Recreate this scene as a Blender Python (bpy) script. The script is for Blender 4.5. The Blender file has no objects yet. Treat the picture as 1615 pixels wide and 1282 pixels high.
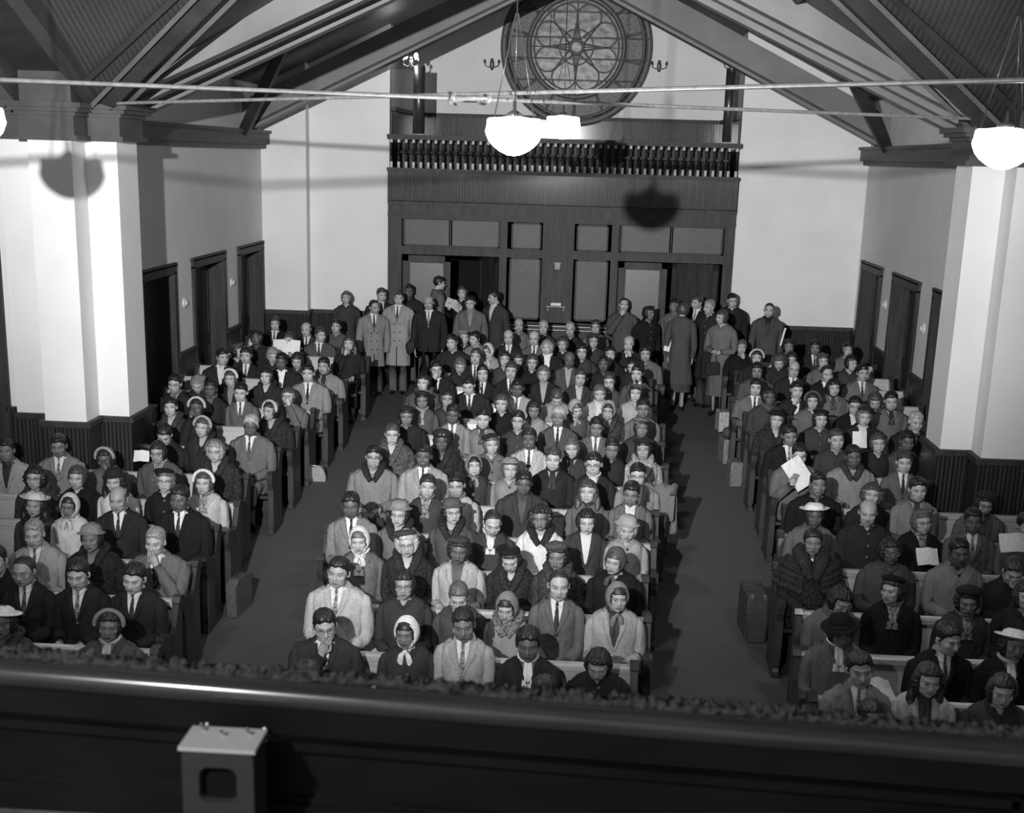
import bpy, math, random
import numpy as np
from math import sin, cos, pi, radians, sqrt
random.seed(7); rng = np.random.default_rng(7)
SC = bpy.context.scene
COL = SC.collection

# ------------------------------------------------------------------ camera
# world: X right, Y away from the camera towards the entrance wall, Z up; floor at the entrance = 0
FPX, PX, PY = 2151.79, 791.31, 853.4
PITCH, YAW, ROLL = 0.276, -0.0595, 0.0283
CAM = np.array([0.598, 0.0, 4.0])
_f = np.array([sin(YAW)*cos(PITCH), cos(YAW)*cos(PITCH), -sin(PITCH)])
_r = np.array([cos(YAW), -sin(YAW), 0.0]); _u = np.cross(_r, _f)
_R = cos(ROLL)*_r + sin(ROLL)*_u; _U = -sin(ROLL)*_r + cos(ROLL)*_u
from mathutils import Matrix, Vector
cd = bpy.data.cameras.new('camera'); cam = bpy.data.objects.new('camera', cd); COL.objects.link(cam)
m = Matrix(((_R[0], _U[0], -_f[0], CAM[0]), (_R[1], _U[1], -_f[1], CAM[1]), (_R[2], _U[2], -_f[2], CAM[2]), (0, 0, 0, 1)))
cam.matrix_world = m
cd.sensor_fit = 'HORIZONTAL'; cd.sensor_width = 36.0; cd.lens = FPX/1615*36
cd.shift_x = (807.5-PX)/1615; cd.shift_y = (PY-641)/1615
cd.clip_start = 0.05; cd.clip_end = 100
cd.dof.use_dof = True; cd.dof.focus_distance = 15.0; cd.dof.aperture_fstop = 5.5
SC.camera = cam

# ------------------------------------------------------------------ light and exposure
SC.view_settings.view_transform = 'Standard'; SC.view_settings.look = 'None'
SC.view_settings.gamma = 1.0; SC.view_settings.use_curve_mapping = False
SC.view_settings.exposure = 0.0
w = bpy.data.worlds.new('world'); SC.world = w; w.use_nodes = True
w.node_tree.nodes['Background'].inputs[0].default_value = (1, 1, 1, 1)
w.node_tree.nodes['Background'].inputs[1].default_value = 0.006
def lamp(name, typ, loc, power, **k):
    d = bpy.data.lights.new(name, typ); d.energy = power
    for a, b in k.items(): setattr(d, a, b)
    o = bpy.data.objects.new(name, d); o.location = loc; COL.objects.link(o); return o
# the photographer's flash gun, a step to the left of the camera and above it
FLASH = Vector((-0.95, 0.05, 4.76))
fl = lamp('flash', 'SPOT', FLASH, 16800, spot_size=radians(60), spot_blend=1.0, shadow_soft_size=0.055)
lamp('flash_spill', 'POINT', FLASH, 380, shadow_soft_size=0.055)
fl.rotation_euler = (Vector((-.7, 25.0, 5.2))-FLASH).to_track_quat('-Z', 'Y').to_euler()
# the hanging globes (and the two bare bulbs by the gallery) give their own light
GLOBES = [(0.03, 9.6, 4.13), (0.20, 16.0, 4.32), (-3.31, 8.7, 4.09), (3.14, 9.1, 4.13)]
for g in GLOBES:
    lamp('globe_light', 'POINT', (g[0], g[1], g[2]-0.28), 80, shadow_soft_size=0.15)

# ------------------------------------------------------------------ materials (a black and white photograph: greys)
TONE = [.011, .020, .040, .070, .115, .185, .27, .37, .52, .70]
def mat(name, base=.5, rough=.6, spec=.5, attr=False, coat=0.0, emis=0.0, metal=0.0):
    mt = bpy.data.materials.new(name); mt.use_nodes = True
    b = mt.node_tree.nodes['Principled BSDF']
    b.inputs['Base Color'].default_value = (base, base, base, 1)
    b.inputs['Roughness'].default_value = rough
    b.inputs['Specular IOR Level'].default_value = spec
    b.inputs['Metallic'].default_value = metal
    b.inputs['Coat Weight'].default_value = coat; b.inputs['Coat Roughness'].default_value = .12
    if emis:
        b.inputs['Emission Color'].default_value = (1, 1, 1, 1); b.inputs['Emission Strength'].default_value = emis
    mt['b'] = base
    return mt
def N(mt, t, **k):
    n = mt.node_tree.nodes.new(t)
    for a, b in k.items(): setattr(n, a, b)
    return n
def L(mt, a, b): mt.node_tree.links.new(a, b)
def tex(mt, kind='noise', scale=(1, 1, 1), s=5.0, lo=.8, hi=1.2, bump=0.0, bdist=.01, detail=4, coords='Object', attr=False, ramp=(.3, .7), wtype='BANDS', wdir='X', dist=0.0):
    """vary the base colour (lo..hi) and bump with a procedural texture"""
    b = mt.node_tree.nodes['Principled BSDF']
    tc = N(mt, 'ShaderNodeTexCoord'); mp = N(mt, 'ShaderNodeMapping'); mp.inputs['Scale'].default_value = scale
    L(mt, tc.outputs[coords], mp.inputs['Vector'])
    if kind == 'noise':
        t = N(mt, 'ShaderNodeTexNoise'); t.inputs['Scale'].default_value = s; t.inputs['Detail'].default_value = detail
        fac = t.outputs['Fac']
    elif kind == 'wave':
        t = N(mt, 'ShaderNodeTexWave', wave_type=wtype, bands_direction=wdir); t.inputs['Scale'].default_value = s
        t.inputs['Distortion'].default_value = dist; t.inputs['Detail'].default_value = detail; t.inputs['Detail Scale'].default_value = 2
        fac = t.outputs['Fac']
    else:
        t = N(mt, 'ShaderNodeTexVoronoi'); t.inputs['Scale'].default_value = s; fac = t.outputs['Distance']
    L(mt, mp.outputs['Vector'], t.inputs['Vector'])
    mr = N(mt, 'ShaderNodeMapRange'); mr.inputs['From Min'].default_value = ramp[0]; mr.inputs['From Max'].default_value = ramp[1]
    mr.inputs['To Min'].default_value = lo; mr.inputs['To Max'].default_value = hi; L(mt, fac, mr.inputs['Value'])
    mx = N(mt, 'ShaderNodeMix', data_type='RGBA', blend_type='MULTIPLY'); mx.inputs['Factor'].default_value = 1.0
    src = b.inputs['Base Color'].links[0].from_socket if b.inputs['Base Color'].links else None
    if attr and not src:
        at = N(mt, 'ShaderNodeVertexColor', layer_name='tone'); src = at.outputs['Color']
    if src: L(mt, src, mx.inputs['A'])
    else: mx.inputs['A'].default_value = b.inputs['Base Color'].default_value
    L(mt, mr.outputs['Result'], mx.inputs['B']); L(mt, mx.outputs['Result'], b.inputs['Base Color'])
    if bump:
        bp = N(mt, 'ShaderNodeBump'); bp.inputs['Strength'].default_value = bump; bp.inputs['Distance'].default_value = bdist
        if b.inputs['Normal'].links: L(mt, b.inputs['Normal'].links[0].from_socket, bp.inputs['Normal'])
        L(mt, fac, bp.inputs['Height']); L(mt, bp.outputs['Normal'], b.inputs['Normal'])
    return mt
M = {}
M['plaster'] = tex(tex(mat('painted plaster', .69, .8, .3), s=90, lo=.96, hi=1.03, bump=.15, bdist=.004), s=1.2, lo=.93, hi=1.05, detail=6)
M['wood'] = tex(mat('dark varnished wood', .026, .55, .3), scale=(1, 1, .12), s=14, lo=.6, hi=1.5, bump=.1, bdist=.002)
M['bead'] = tex(tex(mat('beaded board', .026, .26, .4, coat=.15), kind='wave', s=7, lo=.35, hi=1.15, bump=.9, bdist=.012, ramp=(.05, .5), detail=0), scale=(14, 14, .3), s=3, lo=.7, hi=1.6)
M['beadside'] = tex(mat('beaded board on the side walls', .02, .45, .5), kind='wave', wdir='Y', s=7, lo=.4, hi=1.1, bump=.8, bdist=.012, ramp=(.05, .5), detail=0)
M['boards'] = tex(tex(mat('ceiling boards', .045, .5, .4), kind='wave', wdir='X', s=5.2, lo=.6, hi=1.05, bump=.5, bdist=.01, ramp=(.02, .25), detail=0), s=1.3, lo=.75, hi=1.25)
M['boardsy'] = tex(tex(mat('ceiling boards laid the other way', .045, .5, .4), kind='wave', wdir='Y', s=5.2, lo=.6, hi=1.05, bump=.5, bdist=.01, ramp=(.02, .25), detail=0), s=1.3, lo=.75, hi=1.25)
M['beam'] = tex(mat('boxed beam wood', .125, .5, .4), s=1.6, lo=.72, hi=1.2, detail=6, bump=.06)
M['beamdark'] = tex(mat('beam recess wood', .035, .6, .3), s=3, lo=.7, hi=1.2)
M['capital'] = tex(mat('capital wood', .055, .5, .35), s=3, lo=.8, hi=1.2)
M['carpet'] = tex(mat('aisle carpet', .100, .95, .1), s=160, lo=.8, hi=1.2, bump=.3, bdist=.004)
M['pewface'] = tex(mat('varnished pew face', .42, .3, .5, coat=.3), scale=(.25, 3, 9), s=5, lo=.82, hi=1.1)
M['pewend'] = tex(mat('pew end wood', .035, .4, .4, coat=.1), scale=(1, 1, .2), s=14, lo=.6, hi=1.5)
M['glass'] = tex(tex(mat('obscured door glass', .09, .5, .3), scale=(1, 1, 1), s=50, lo=.75, hi=1.15, bump=.3, bdist=.004), s=2, lo=.85, hi=1.1)
M['skin'] = tex(mat('skin', .4, .5, .45), s=30, lo=.96, hi=1.04, attr=True)
M['cloth'] = tex(tex(mat('cloth', .2, .9, .15), s=55, lo=.86, hi=1.12, bump=.35, bdist=.006, attr=True), scale=(1, 1, .5), s=9, lo=.9, hi=1.08, bump=.9, bdist=.05, detail=2)
M['satin'] = tex(mat('smooth cloth', .2, .6, .3), s=25, lo=.9, hi=1.08, bump=.3, bdist=.006, attr=True)
M['pattern'] = tex(mat('printed cloth', .2, .7, .3), s=55, lo=.35, hi=1.35, ramp=(.42, .58), attr=True)
M['fur'] = tex(mat('fur', .05, .75, .3), s=42, lo=.35, hi=1.7, bump=1.0, bdist=.03, attr=True, detail=6)
M['hair'] = tex(mat('hair', .02, .42, .5), scale=(1, 1, .35), s=70, lo=.5, hi=1.6, bump=.6, bdist=.008, attr=True)
M['paper'] = tex(mat('paper', .72, .7, .3), s=30, lo=.85, hi=1.05)
M['metal'] = mat('dull metal', .5, .35, .5, metal=.9)
M['rod'] = tex(mat('painted iron rod', .13, .4, .5), s=20, lo=.7, hi=1.2)
M['rod2'] = mat('bright varnished shelf edge', .45, .3, .6, coat=.3)  # pale base colour carries the shine along the shelf edge
M['iron'] = mat('dark iron', .03, .35, .6, coat=.3)
M['brass'] = mat('old brass fitting', .12, .35, .5, metal=.7)
M['globe'] = mat('lit opal glass', .8, .3, .5, emis=9.0)
M['bulb'] = mat('lit bulb glass', .8, .3, .5, emis=25.0)
M['leather'] = tex(mat('bag leather', .12, .45, .5), s=30, lo=.7, hi=1.2, bump=.2, attr=True)
M['rail'] = tex(mat('polished rail', .03, .22, .5, coat=.6), scale=(.3, 3, 3), s=10, lo=.7, hi=1.4)
M['fringe'] = tex(mat('dark plush fringe', .045, .95, .02), s=60, lo=.5, hi=1.8, bump=.8, bdist=.02)
M['boxmetal'] = tex(mat('grey enamelled speaker box', .03, .5, .4), s=40, lo=.92, hi=1.05)
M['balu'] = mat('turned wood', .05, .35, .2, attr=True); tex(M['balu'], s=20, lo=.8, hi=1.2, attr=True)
M['globe2'] = mat('pale enamel', .6, .4, .5)
M['doorpane'] = tex(mat('door infill panel', .085, .35, .5), s=40, lo=.8, hi=1.2)
M['pewend2'] = tex(mat('pew end wood, lighter edges', .032, .38, .35, coat=.08), scale=(1, 1, .2), s=14, lo=.6, hi=1.5)
M['railwood'] = tex(mat('dark parapet panelling', .006, .4, .25, coat=.0), scale=(.3, 1, 1), s=12, lo=.7, hi=1.4)
M['boxlid'] = tex(mat('pale enamelled lid', .42, .45, .5), s=60, lo=.95, hi=1.04)  # paler than its case: light falling on the top put into the colour
M['ledge'] = tex(mat('worn ledge cloth', .16, .8, .2), s=6, lo=.3, hi=1.3, detail=6)
M['mesh'] = mat('black speaker cloth', .006, .9, .1)
M['lead'] = mat('window lead and tracery', .10, .5, .5)
M['stain'] = tex(mat('stained glass at night', .04, .35, .4), kind='vor', s=7, lo=.3, hi=2.6, ramp=(.05, .6), bump=.4, bdist=.01)
M['hammer'] = tex(mat('hammered glass', .10, .45, .4), s=28, lo=.4, hi=1.5, bump=.8, bdist=.01)
M['void'] = mat('unlit room beyond', .012, .9, .1)

# ------------------------------------------------------------------ mesh helpers
class MB:
    """collects grids, tubes and boxes and links them as one mesh object"""
    def __init__(s): s.V = []; s.F = []; s.C = []; s.n = 0
    def add(s, V, F, c=.5):
        V = np.asarray(V, float).reshape(-1, 3); s.V.append(V)
        s.F += [tuple(int(i)+s.n for i in f) for f in F]
        c = np.asarray(c, float)
        s.C.append(np.full(len(V), float(c)) if c.ndim == 0 else c); s.n += len(V); return s
    def grid(s, P, c=.5, wu=False, keep=None):
        P = np.asarray(P, float); n, m = P.shape[:2]; F = []
        mm = m if wu else m-1
        for i in range(n-1):
            for j in range(mm):
                j2 = (j+1) % m
                if keep is not None and not (keep[i, j] or keep[i+1, j] or keep[i, j2] or keep[i+1, j2]): continue
                F.append((i*m+j, i*m+j2, (i+1)*m+j2, (i+1)*m+j))
        return s.add(P, F, np.asarray(c).reshape(-1) if np.ndim(c) else c)
    def box(s, x0, x1, y0, y1, z0, z1, c=.5, R=None, o=(0, 0, 0)):
        V = np.array([(x, y, z) for x in (x0, x1) for y in (y0, y1) for z in (z0, z1)], float)
        if R is not None: V = V @ np.asarray(R).T + np.asarray(o)
        return s.add(V, [(0, 1, 3, 2), (4, 6, 7, 5), (0, 4, 5, 1), (2, 3, 7, 6), (0, 2, 6, 4), (1, 5, 7, 3)], c)
    def tube(s, P, r, n=8, c=.5, caps=True, flat=None, up=(0, 0, 1), noise=0.0):
        """tube along P; r radius or list; flat = (a, b) multipliers across/along up"""
        P = np.asarray(P, float); k = len(P); r = np.full(k, r, float) if np.ndim(r) == 0 else np.asarray(r, float)
        T = np.gradient(P, axis=0); T /= np.linalg.norm(T, axis=1)[:, None]+1e-9
        u = np.asarray(up, float); G = np.zeros((k, n, 3)); a = np.arange(n)*2*pi/n
        fa, fb = flat or (1, 1)
        for i in range(k):
            s1 = np.cross(T[i], u); l = np.linalg.norm(s1)
            s1 = s1/l if l > 1e-3 else np.cross(T[i], (0, 1, 0)) / (np.linalg.norm(np.cross(T[i], (0, 1, 0)))+1e-9)
            s2 = np.cross(s1, T[i])
            rr = r[i]*(1+noise*rng.uniform(-1, 1, n)) if noise else r[i]
            G[i] = P[i] + (np.cos(a)*rr*fa)[:, None]*s1 + (np.sin(a)*rr*fb)[:, None]*s2
        base = s.n; s.grid(G, c, wu=True)
        if caps:
            s.F.append(tuple(base+j for j in range(n))); s.F.append(tuple(base+(k-1)*n+j for j in reversed(range(n))))
        return s
    def lathe(s, prof, n=24, o=(0, 0, 0), c=.5, sc=(1, 1)):
        a = np.arange(n)*2*pi/n
        G = np.array([[(o[0]+r*sc[0]*cos(t), o[1]+r*sc[1]*sin(t), o[2]+z) for t in a] for r, z in prof])
        return s.grid(G, c, wu=True)
    def ell(s, c0, r, n=12, c=.5, noise=0.0, R=None):
        th = np.linspace(0, pi, n//2+2); ph = np.arange(n)*2*pi/n
        G = np.array([[(sin(t)*cos(p), sin(t)*sin(p), cos(t)) for p in ph] for t in th])
        if noise: G *= (1+noise*rng.uniform(-1, 1, G.shape[:2]))[..., None]
        G = G*np.asarray(r)
        if R is not None: G = G @ np.asarray(R).T
        return s.grid(G+np.asarray(c0), c, wu=True)
    def prism(s, poly, axis, a, b, c=.5):
        """extrude a 2-D polygon along axis 'x' (poly in y,z), 'y' (x,z) or 'z' (x,y)"""
        n = len(poly); f = {'x': lambda p, t: (t, p[0], p[1]), 'y': lambda p, t: (p[0], t, p[1]), 'z': lambda p, t: (p[0], p[1], t)}[axis]
        V = [f(p, a) for p in poly]+[f(p, b) for p in poly]
        F = [tuple(range(n)), tuple(range(2*n-1, n-1, -1))]+[(i, n+i, n+(i+1) % n, (i+1) % n) for i in range(n)]
        return s.add(V, F, c)
    def build(s, name, m, parent=None, smooth=True, loc=None, angle=None):
        me = bpy.data.meshes.new(name)
        V = np.concatenate(s.V) if s.V else np.zeros((0, 3))
        me.from_pydata(V.tolist(), [], s.F)
        if smooth:
            me.polygons.foreach_set('use_smooth', np.ones(len(me.polygons), bool))
            if angle is not None: me.set_sharp_from_angle(angle=radians(angle))
        C = np.concatenate(s.C); at = me.color_attributes.new('tone', 'FLOAT_COLOR', 'POINT')
        buf = np.ones((len(C), 4), np.float32); buf[:, :3] = C[:, None]; at.data.foreach_set('color', buf.ravel())
        me.materials.append(M[m] if isinstance(m, str) else m)
        o = bpy.data.objects.new(name, me); COL.objects.link(o)
        if parent is not None: o.parent = parent
        if loc is not None: o.location = loc
        return o
def tag(o, label=None, cat=None, group=None, kind=None):
    for k, v in (('label', label), ('category', cat), ('group', group), ('kind', kind)):
        if v: o[k] = v
    return o
def struct(o): o['kind'] = 'structure'; return o
def empty(name, loc, rz=0.0):
    o = bpy.data.objects.new(name, None); o.location = loc; o.rotation_euler = (0, 0, rz); o.empty_display_size = .1
    COL.objects.link(o); return o
def copy_tree(o, parent=None):
    c = o.copy(); COL.objects.link(c); c.parent = parent
    for ch in o.children: copy_tree(ch, c)
    return c
def Rz(a): return np.array([[cos(a), -sin(a), 0], [sin(a), cos(a), 0], [0, 0, 1]])
def Rx(a): return np.array([[1, 0, 0], [0, cos(a), -sin(a)], [0, sin(a), cos(a)]])
def Ry(a): return np.array([[cos(a), 0, sin(a)], [0, 1, 0], [-sin(a), 0, cos(a)]])
def floorz(y): return -.55*min(1, max(0, (20-y)/11.))
ORD = ['zeroth', 'first', 'second', 'third', 'fourth', 'fifth', 'sixth', 'seventh', 'eighth', 'ninth', 'tenth', 'eleventh', 'twelfth', 'thirteenth', 'fourteenth', 'fifteenth', 'sixteenth', 'seventeenth']

# ================================================================== THE ROOM
W, YB, YC = 5.3, 24.9, 10.1            # nave half width, back wall, centre of the crossing
def wz(y): return 1.17-.0085*(25-y)    # top of the wainscot
def roofz(x, y): return 5.05+.48*(5.3-min(abs(x), abs(y-YC)))
# floor, falling gently from the doors to the front
b = MB()
ys = np.concatenate([[-3, 2], np.linspace(9, 20, 8), [31]])
b.grid([[(x, y, floorz(y)) for x in (-9.6, 0, 9.6)] for y in ys]); struct(b.build('floor', 'carpet', smooth=False))

def wall(name, boxes, m='plaster'):
    b = MB()
    for q in boxes: b.box(*q)
    return struct(b.build(name, m, smooth=False))
DR = [(17.71, 19.25), (20.12, 21.91), (22.80, 24.50)]    # door bays of both side walls
HD = 2.28
for s, nm in ((-1, 'left'), (1, 'right')):
    x0, x1 = sorted((s*W, s*(W+.45)))
    ed = [15.3]+[v for d in DR for v in d]+[YB+.1]
    bx = [(x0, x1, ed[i], ed[i+1], -.7, 5.3) for i in range(0, len(ed), 2)]
    bx += [(x0, x1, a, c, HD, 5.3) for a, c in DR]
    wall('wall_'+nm, bx)
    # wainscot with a cap moulding
    b = MB(); c = MB()
    for i in range(0, len(ed), 2):
        a, e = ed[i], min(ed[i+1], YB)
        xa, xb = sorted((s*W, s*(W-.03))); b.box(xa, xb, a, e, -.7, wz(a)-.05)
        xa, xb = sorted((s*W, s*(W-.06))); c.box(xa, xb, a, e, wz(a)-.06, wz(a))
    struct(b.build('wall_wainscot_'+nm, 'beadside', smooth=False)); struct(c.build('trim_1' if s < 0 else 'trim_2', 'wood', smooth=False))
    # cornice (wall plate)
    b = MB(); xi = W-.16
    for (d, z0, z1) in ((.16, 4.06, 4.24), (.10, 3.99, 4.06), (.20, 4.24, 4.29)):
        xa, xb = sorted((s*W, s*(W-d))); b.box(xa, xb, 15.0, YB, z0, z1)
    struct(b.build('trim_3' if s < 0 else 'trim_4', 'capital', smooth=False))
    # stepped pier at the crossing, its wainscot and its wooden capital
    def P(xa, xb, ya, yb, za, zb):
        xa, xb = sorted((s*xa, s*xb)); return (xa, xb, ya, yb, za, zb)
    PI_, PM = (4.47, 4.81) if s < 0 else (4.42, 4.75)
    wall('wall_pier_'+nm, [P(PI_, 5.75, 14.7, 15.35, .9, 4.6), P(PM, 5.27, 14.3, 14.75, .9, 4.6)])
    b = MB(); c = MB()
    for q in (P(PI_-.03, 5.75, 14.67, 15.38, -.7, 1.03), P(PM-.03, 5.30, 14.27, 14.75, -.7, 1.03)): b.box(*q)
    for q in (P(PI_-.06, 5.75, 14.64, 15.40, 1.02, 1.08), P(PM-.06, 5.33, 14.24, 14.75, 1.02, 1.08)): c.box(*q)
    struct(b.build('wall_wainscot_pier_'+nm, 'bead', smooth=False)); struct(c.build('trim_5' if s < 0 else 'trim_6', 'wood', smooth=False))
    b = MB()
    for e, z0, z1 in ((.10, 4.02, 4.07), (.06, 4.07, 4.26), (.09, 4.26, 4.30), (.14, 4.30, 4.34), (.18, 4.34, 4.39), (.04, 4.39, 5.0)):
        for q in (P(PI_-e, 5.75, 14.7-e, 15.35+e, z0, z1), P(PM-e, 5.27+e, 14.3-e, 14.8, z0, z1)): b.box(*q)
    struct(b.build('trim_7' if s < 0 else 'trim_8', 'capital', smooth=False))
    # transept walls (the church widens in front of the pier)
    wall('wall_transept_'+nm, [P(5.25, 5.95, 14.9, 15.3, -.7, 6.5), P(5.95, 7.2, 14.9, 15.3, 2.95, 6.5), P(7.2, 9.6, 14.9, 15.3, -.7, 6.5),
                               P(9.6, 9.9, 5.0, 15.3, -.7, 6.5), P(5.3, 9.9, 4.9, 5.3, -.7, 6.5), P(5.3, 5.7, -3, 5.1, -.7, 6.5)])
    b = MB(); b.box(*P(5.25, 5.95, 14.86, 14.9, -.7, 1.06)); b.box(*P(5.25, 5.95, 14.83, 14.9, 1.05, 1.11)); b.box(*P(7.2, 9.6, 14.86, 14.9, -.7, 1.1))
    struct(b.build('wall_wainscot_transept_'+nm, 'bead', smooth=False))
    b = MB(); b.box(*P(5.90, 6.0, 14.84, 14.92, -.4, 3.0)); b.box(*P(7.15, 7.25, 14.84, 14.92, -.4, 3.0)); b.box(*P(5.90, 7.25, 14.84, 14.92, 2.92, 3.04)); b.box(*P(6.0, 7.15, 15.0, 15.06, -.4, 2.95))
    struct(b.build('door_7' if s < 0 else 'door_8', 'wood', smooth=False))
    # the three doors in each side wall
    for i, (ya, yb) in enumerate(DR):
        d = MB(); t = .10
        for (a0, a1, z0, z1) in ((ya-.02, ya+t, -.4, HD+.0), (yb-t, yb+.02, -.4, HD+.0), (ya-.02, yb+.02, HD-.02, HD+.1), (ya-.05, yb+.05, HD+.08, HD+.13)):
            d.box(*P(W-.04, W+.30, a0, a1, z0, z1))
        fr = struct(d.build('door_%d' % (i+1 if s < 0 else i+4), 'wood', smooth=False))
        lf = MB(); hw = (yb-ya-2*t)/2; ym = (ya+yb)/2
        for q in (0, 1):
            a0 = ya+t+q*hw; a1 = a0+hw
            xx = W+.22 if not (s < 0 and q == 0) else W+.28
            lf.box(*P(xx, xx+.05, a0+.005, a1-.005, -.4, HD-.02))
            for (z0, z1) in ((.15, .95), (1.08, HD-.15)):
                for (u0, u1, v0, v1) in ((a0+.09, a1-.09, z0, z0+.03), (a0+.09, a1-.09, z1-.03, z1), (a0+.09, a0+.12, z0, z1), (a1-.12, a1-.09, z0, z1)):
                    lf.box(*P(xx-.012, xx, u0, u1, v0, v1))
        lf.build('door_leaf', 'wood', fr, smooth=False)
        kn = MB(); kn.ell((s*(W+.19), ym-.07, 1.0), (.025, .025, .025), 10); kn.build('door_knob', 'brass', fr)
    # small pale switch plates between the doors
    for k, y in enumerate((19.68, 22.36)):
        b = MB(); b.ell((0, 0, 0), (.03, .085, .085 if s > 0 else .075), 16); b.ell((-s*.03, 0, .0), (.02, .04, .04), 10)
        o = b.build('wall_bell', 'globe2', None, loc=(s*(W-.01), y, 1.80 if k == 0 else 1.86))
        tag(o, 'small pale round bell box on the %s wall between the %s doors' % (nm, 'two nearer' if k == 0 else 'two farther'), 'wall fitting', 'bell boxes on the side walls')
wall('wall_front', [(-5.7, 5.7, -3.3, -3, -.7, 6.5)])

# end wall beside the screen, with the small step on the left
YS = YB
wall('wall_back', [(-5.35, -4.5, 24.6, 25.1, .9, 7.0), (-4.5, -3.07, 24.9, 25.1, .9, 7.0), (3.07, 5.35, 24.9, 25.1, .9, 7.0),
                   (-3.3, -3.07, 25.05, 28.5, 3.5, 7.6), (3.07, 3.3, 25.05, 28.5, 3.5, 7.6), (-3.3, 3.3, 28.4, 28.6, 3.3, 8.2)])
b = MB(); c = MB()
for (xa, xb, y) in ((-5.35, -4.47, 24.57), (-4.5, -3.07, 24.87), (3.07, 5.35, 24.87)):
    b.box(xa, xb, y, 25.1, -.2, 1.14); c.box(xa, xb+.02, y-.035, 25.1, 1.13, 1.19)
struct(b.build('wall_wainscot_back', 'bead', smooth=False)); struct(c.build('trim_9', 'wood', smooth=False))

# gallery: floor, rear wainscot, front
wall('wall_gallery_floor', [(-3.07, 3.07, 24.87, 28.4, 3.45, 3.62)], 'wood')
b = MB(); b.box(-3.07, 3.07, 28.34, 28.4, 3.6, 4.70)
for s in (-1, 1): b.box(*sorted((s*3.07, s*3.03)), 25.0, 28.4, 3.6, 4.70)
struct(b.build('wall_wainscot_gallery', 'bead', smooth=False))
b = MB(); b.box(-3.07, 3.07, 28.28, 28.4, 4.69, 4.76)
for s in (-1, 1): b.box(*sorted((s*3.07, s*2.98)), 25.0, 28.4, 4.69, 4.76)
struct(b.build('trim_10', 'wood', smooth=False))
# balustrade
t = empty('gallery_balustrade', (0, 24.66, 3.71)); tag(t, 'dark turned wooden balustrade along the front of the rear gallery', 'balustrade')
b = MB(); b.box(-3.07, 3.07, -.07, .07, .53, .58); b.box(-3.07, 3.07, -.05, .05, .50, .53); b.build('top_rail', 'wood', t, smooth=False)
b = MB(); b.box(-3.07, 3.07, -.08, .08, -.04, .02); b.build('bottom_rail', 'wood', t, smooth=False)
pr = [(.0, .02), (.026, .02), (.026, .12), (.014, .125), (.02, .15), (.024, .2), (.014, .25), (.022, .255), (.022, .27), (.013, .28), (.017, .34), (.02, .40), (.012, .44), (.026, .445), (.026, .50), (0, .50)]
b = MB(); b.lathe(pr, 8, c=[(.55 if (z > .44 or z < .125) else .012) for r, z in pr for _ in range(8)])  # pale ends: light caught by the square blocks painted into the tone
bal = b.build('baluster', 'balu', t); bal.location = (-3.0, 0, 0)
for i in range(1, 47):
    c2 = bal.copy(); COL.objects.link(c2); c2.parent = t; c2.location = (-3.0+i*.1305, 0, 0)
# benches added in the gallery to keep it dark behind the balustrade
for k, y in enumerate((25.35, 26.4)):
    b = MB(); b.box(-2.9, 2.9, 0, .05, .0, .62); b.box(-2.9, 2.9, -.42, 0.0, .36, .40)
    o = b.build('added_bench', 'wood', smooth=False, loc=(0, y, 3.62)); tag(o, '%s added dark bench in the rear gallery behind the balustrade' % ('nearer', 'farther')[k], 'bench', 'added gallery benches')

# the wooden screen under the gallery
b = MB(); b.box(-3.07, 3.07, 24.70, 24.86, 3.16, 3.70)
struct(b.build('wall_gallery_front', 'bead', smooth=False))
b = MB()
for (x0, x1, z0, z1, d) in ((-3.07, 3.07, 3.10, 3.17, .10), (-3.07, 3.07, 2.94, 3.11, .05), (-3.07, 3.07, 2.90, 2.95, .09),
                            (-3.07, -2.82, 0, 2.92, .04), (2.90, 3.07, 0, 2.92, .04), (-2.82, 2.9, 2.24, 2.36, .04), (-1.06, -.93, 0, 2.92, .06), (.92, 1.05, 0, 2.92, .06),
                            (-.93, .92, .85, 1.02, .04), (-.93, .92, 1.00, 1.05, .16), (-.93, .92, 1.08, 1.11, .06), (-.93, .92, 0, .85, .01), (-.30, -.24, .9, 2.92, .05), (.20, .26, .9, 2.92, .05)):
    b.box(x0, x1, 24.80-d, 24.86, z0, z1)
    # thin bright-edged mouldings
b.box(-.24, .20, 24.74, 24.86, 1.05, 2.92)
for (x0, x1) in ((-2.82, -1.06), (1.05, 2.9), (-.93, -.30), (.26, .92)):
    b.box(x0, x1, 24.70, 24.80, 2.86, 2.90); b.box(x0, x1, 24.73, 24.80, 2.36, 2.39)
struct(b.build('wall_screen', 'wood', smooth=False))
b = MB()
for (x0, x1, z0, z1) in ((-2.80, -1.96, 2.38, 2.88), (-1.94, -1.07, 2.38, 2.88), (-.86, -.33, 2.38, 2.85), (.30, .86, 2.38, 2.85), (1.07, 1.96, 2.38, 2.88), (1.98, 2.88, 2.38, 2.88),
                         (-.88, -.32, 1.15, 2.24), (.30, .88, 1.15, 2.24)):
    b.box(x0+.02, x1-.02, 24.815, 24.84, z0+.02, z1-.02)
struct(b.build('window_1', 'glass', smooth=False))
b = MB()
for (x0, x1, z0, z1) in ((-.88, -.32, 1.15, 2.24), (.30, .88, 1.15, 2.24), (-.86, -.33, 2.38, 2.85), (.30, .86, 2.38, 2.85), (-2.80, -1.07, 2.38, 2.88), (1.07, 2.88, 2.38, 2.88)):
    for q in ((x0, x1, z0, z0+.03), (x0, x1, z1-.03, z1), (x0, x0+.03, z0, z1), (x1-.03, x1, z0, z1)): b.box(q[0], q[1], 24.78, 24.83, q[2], q[3])
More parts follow.
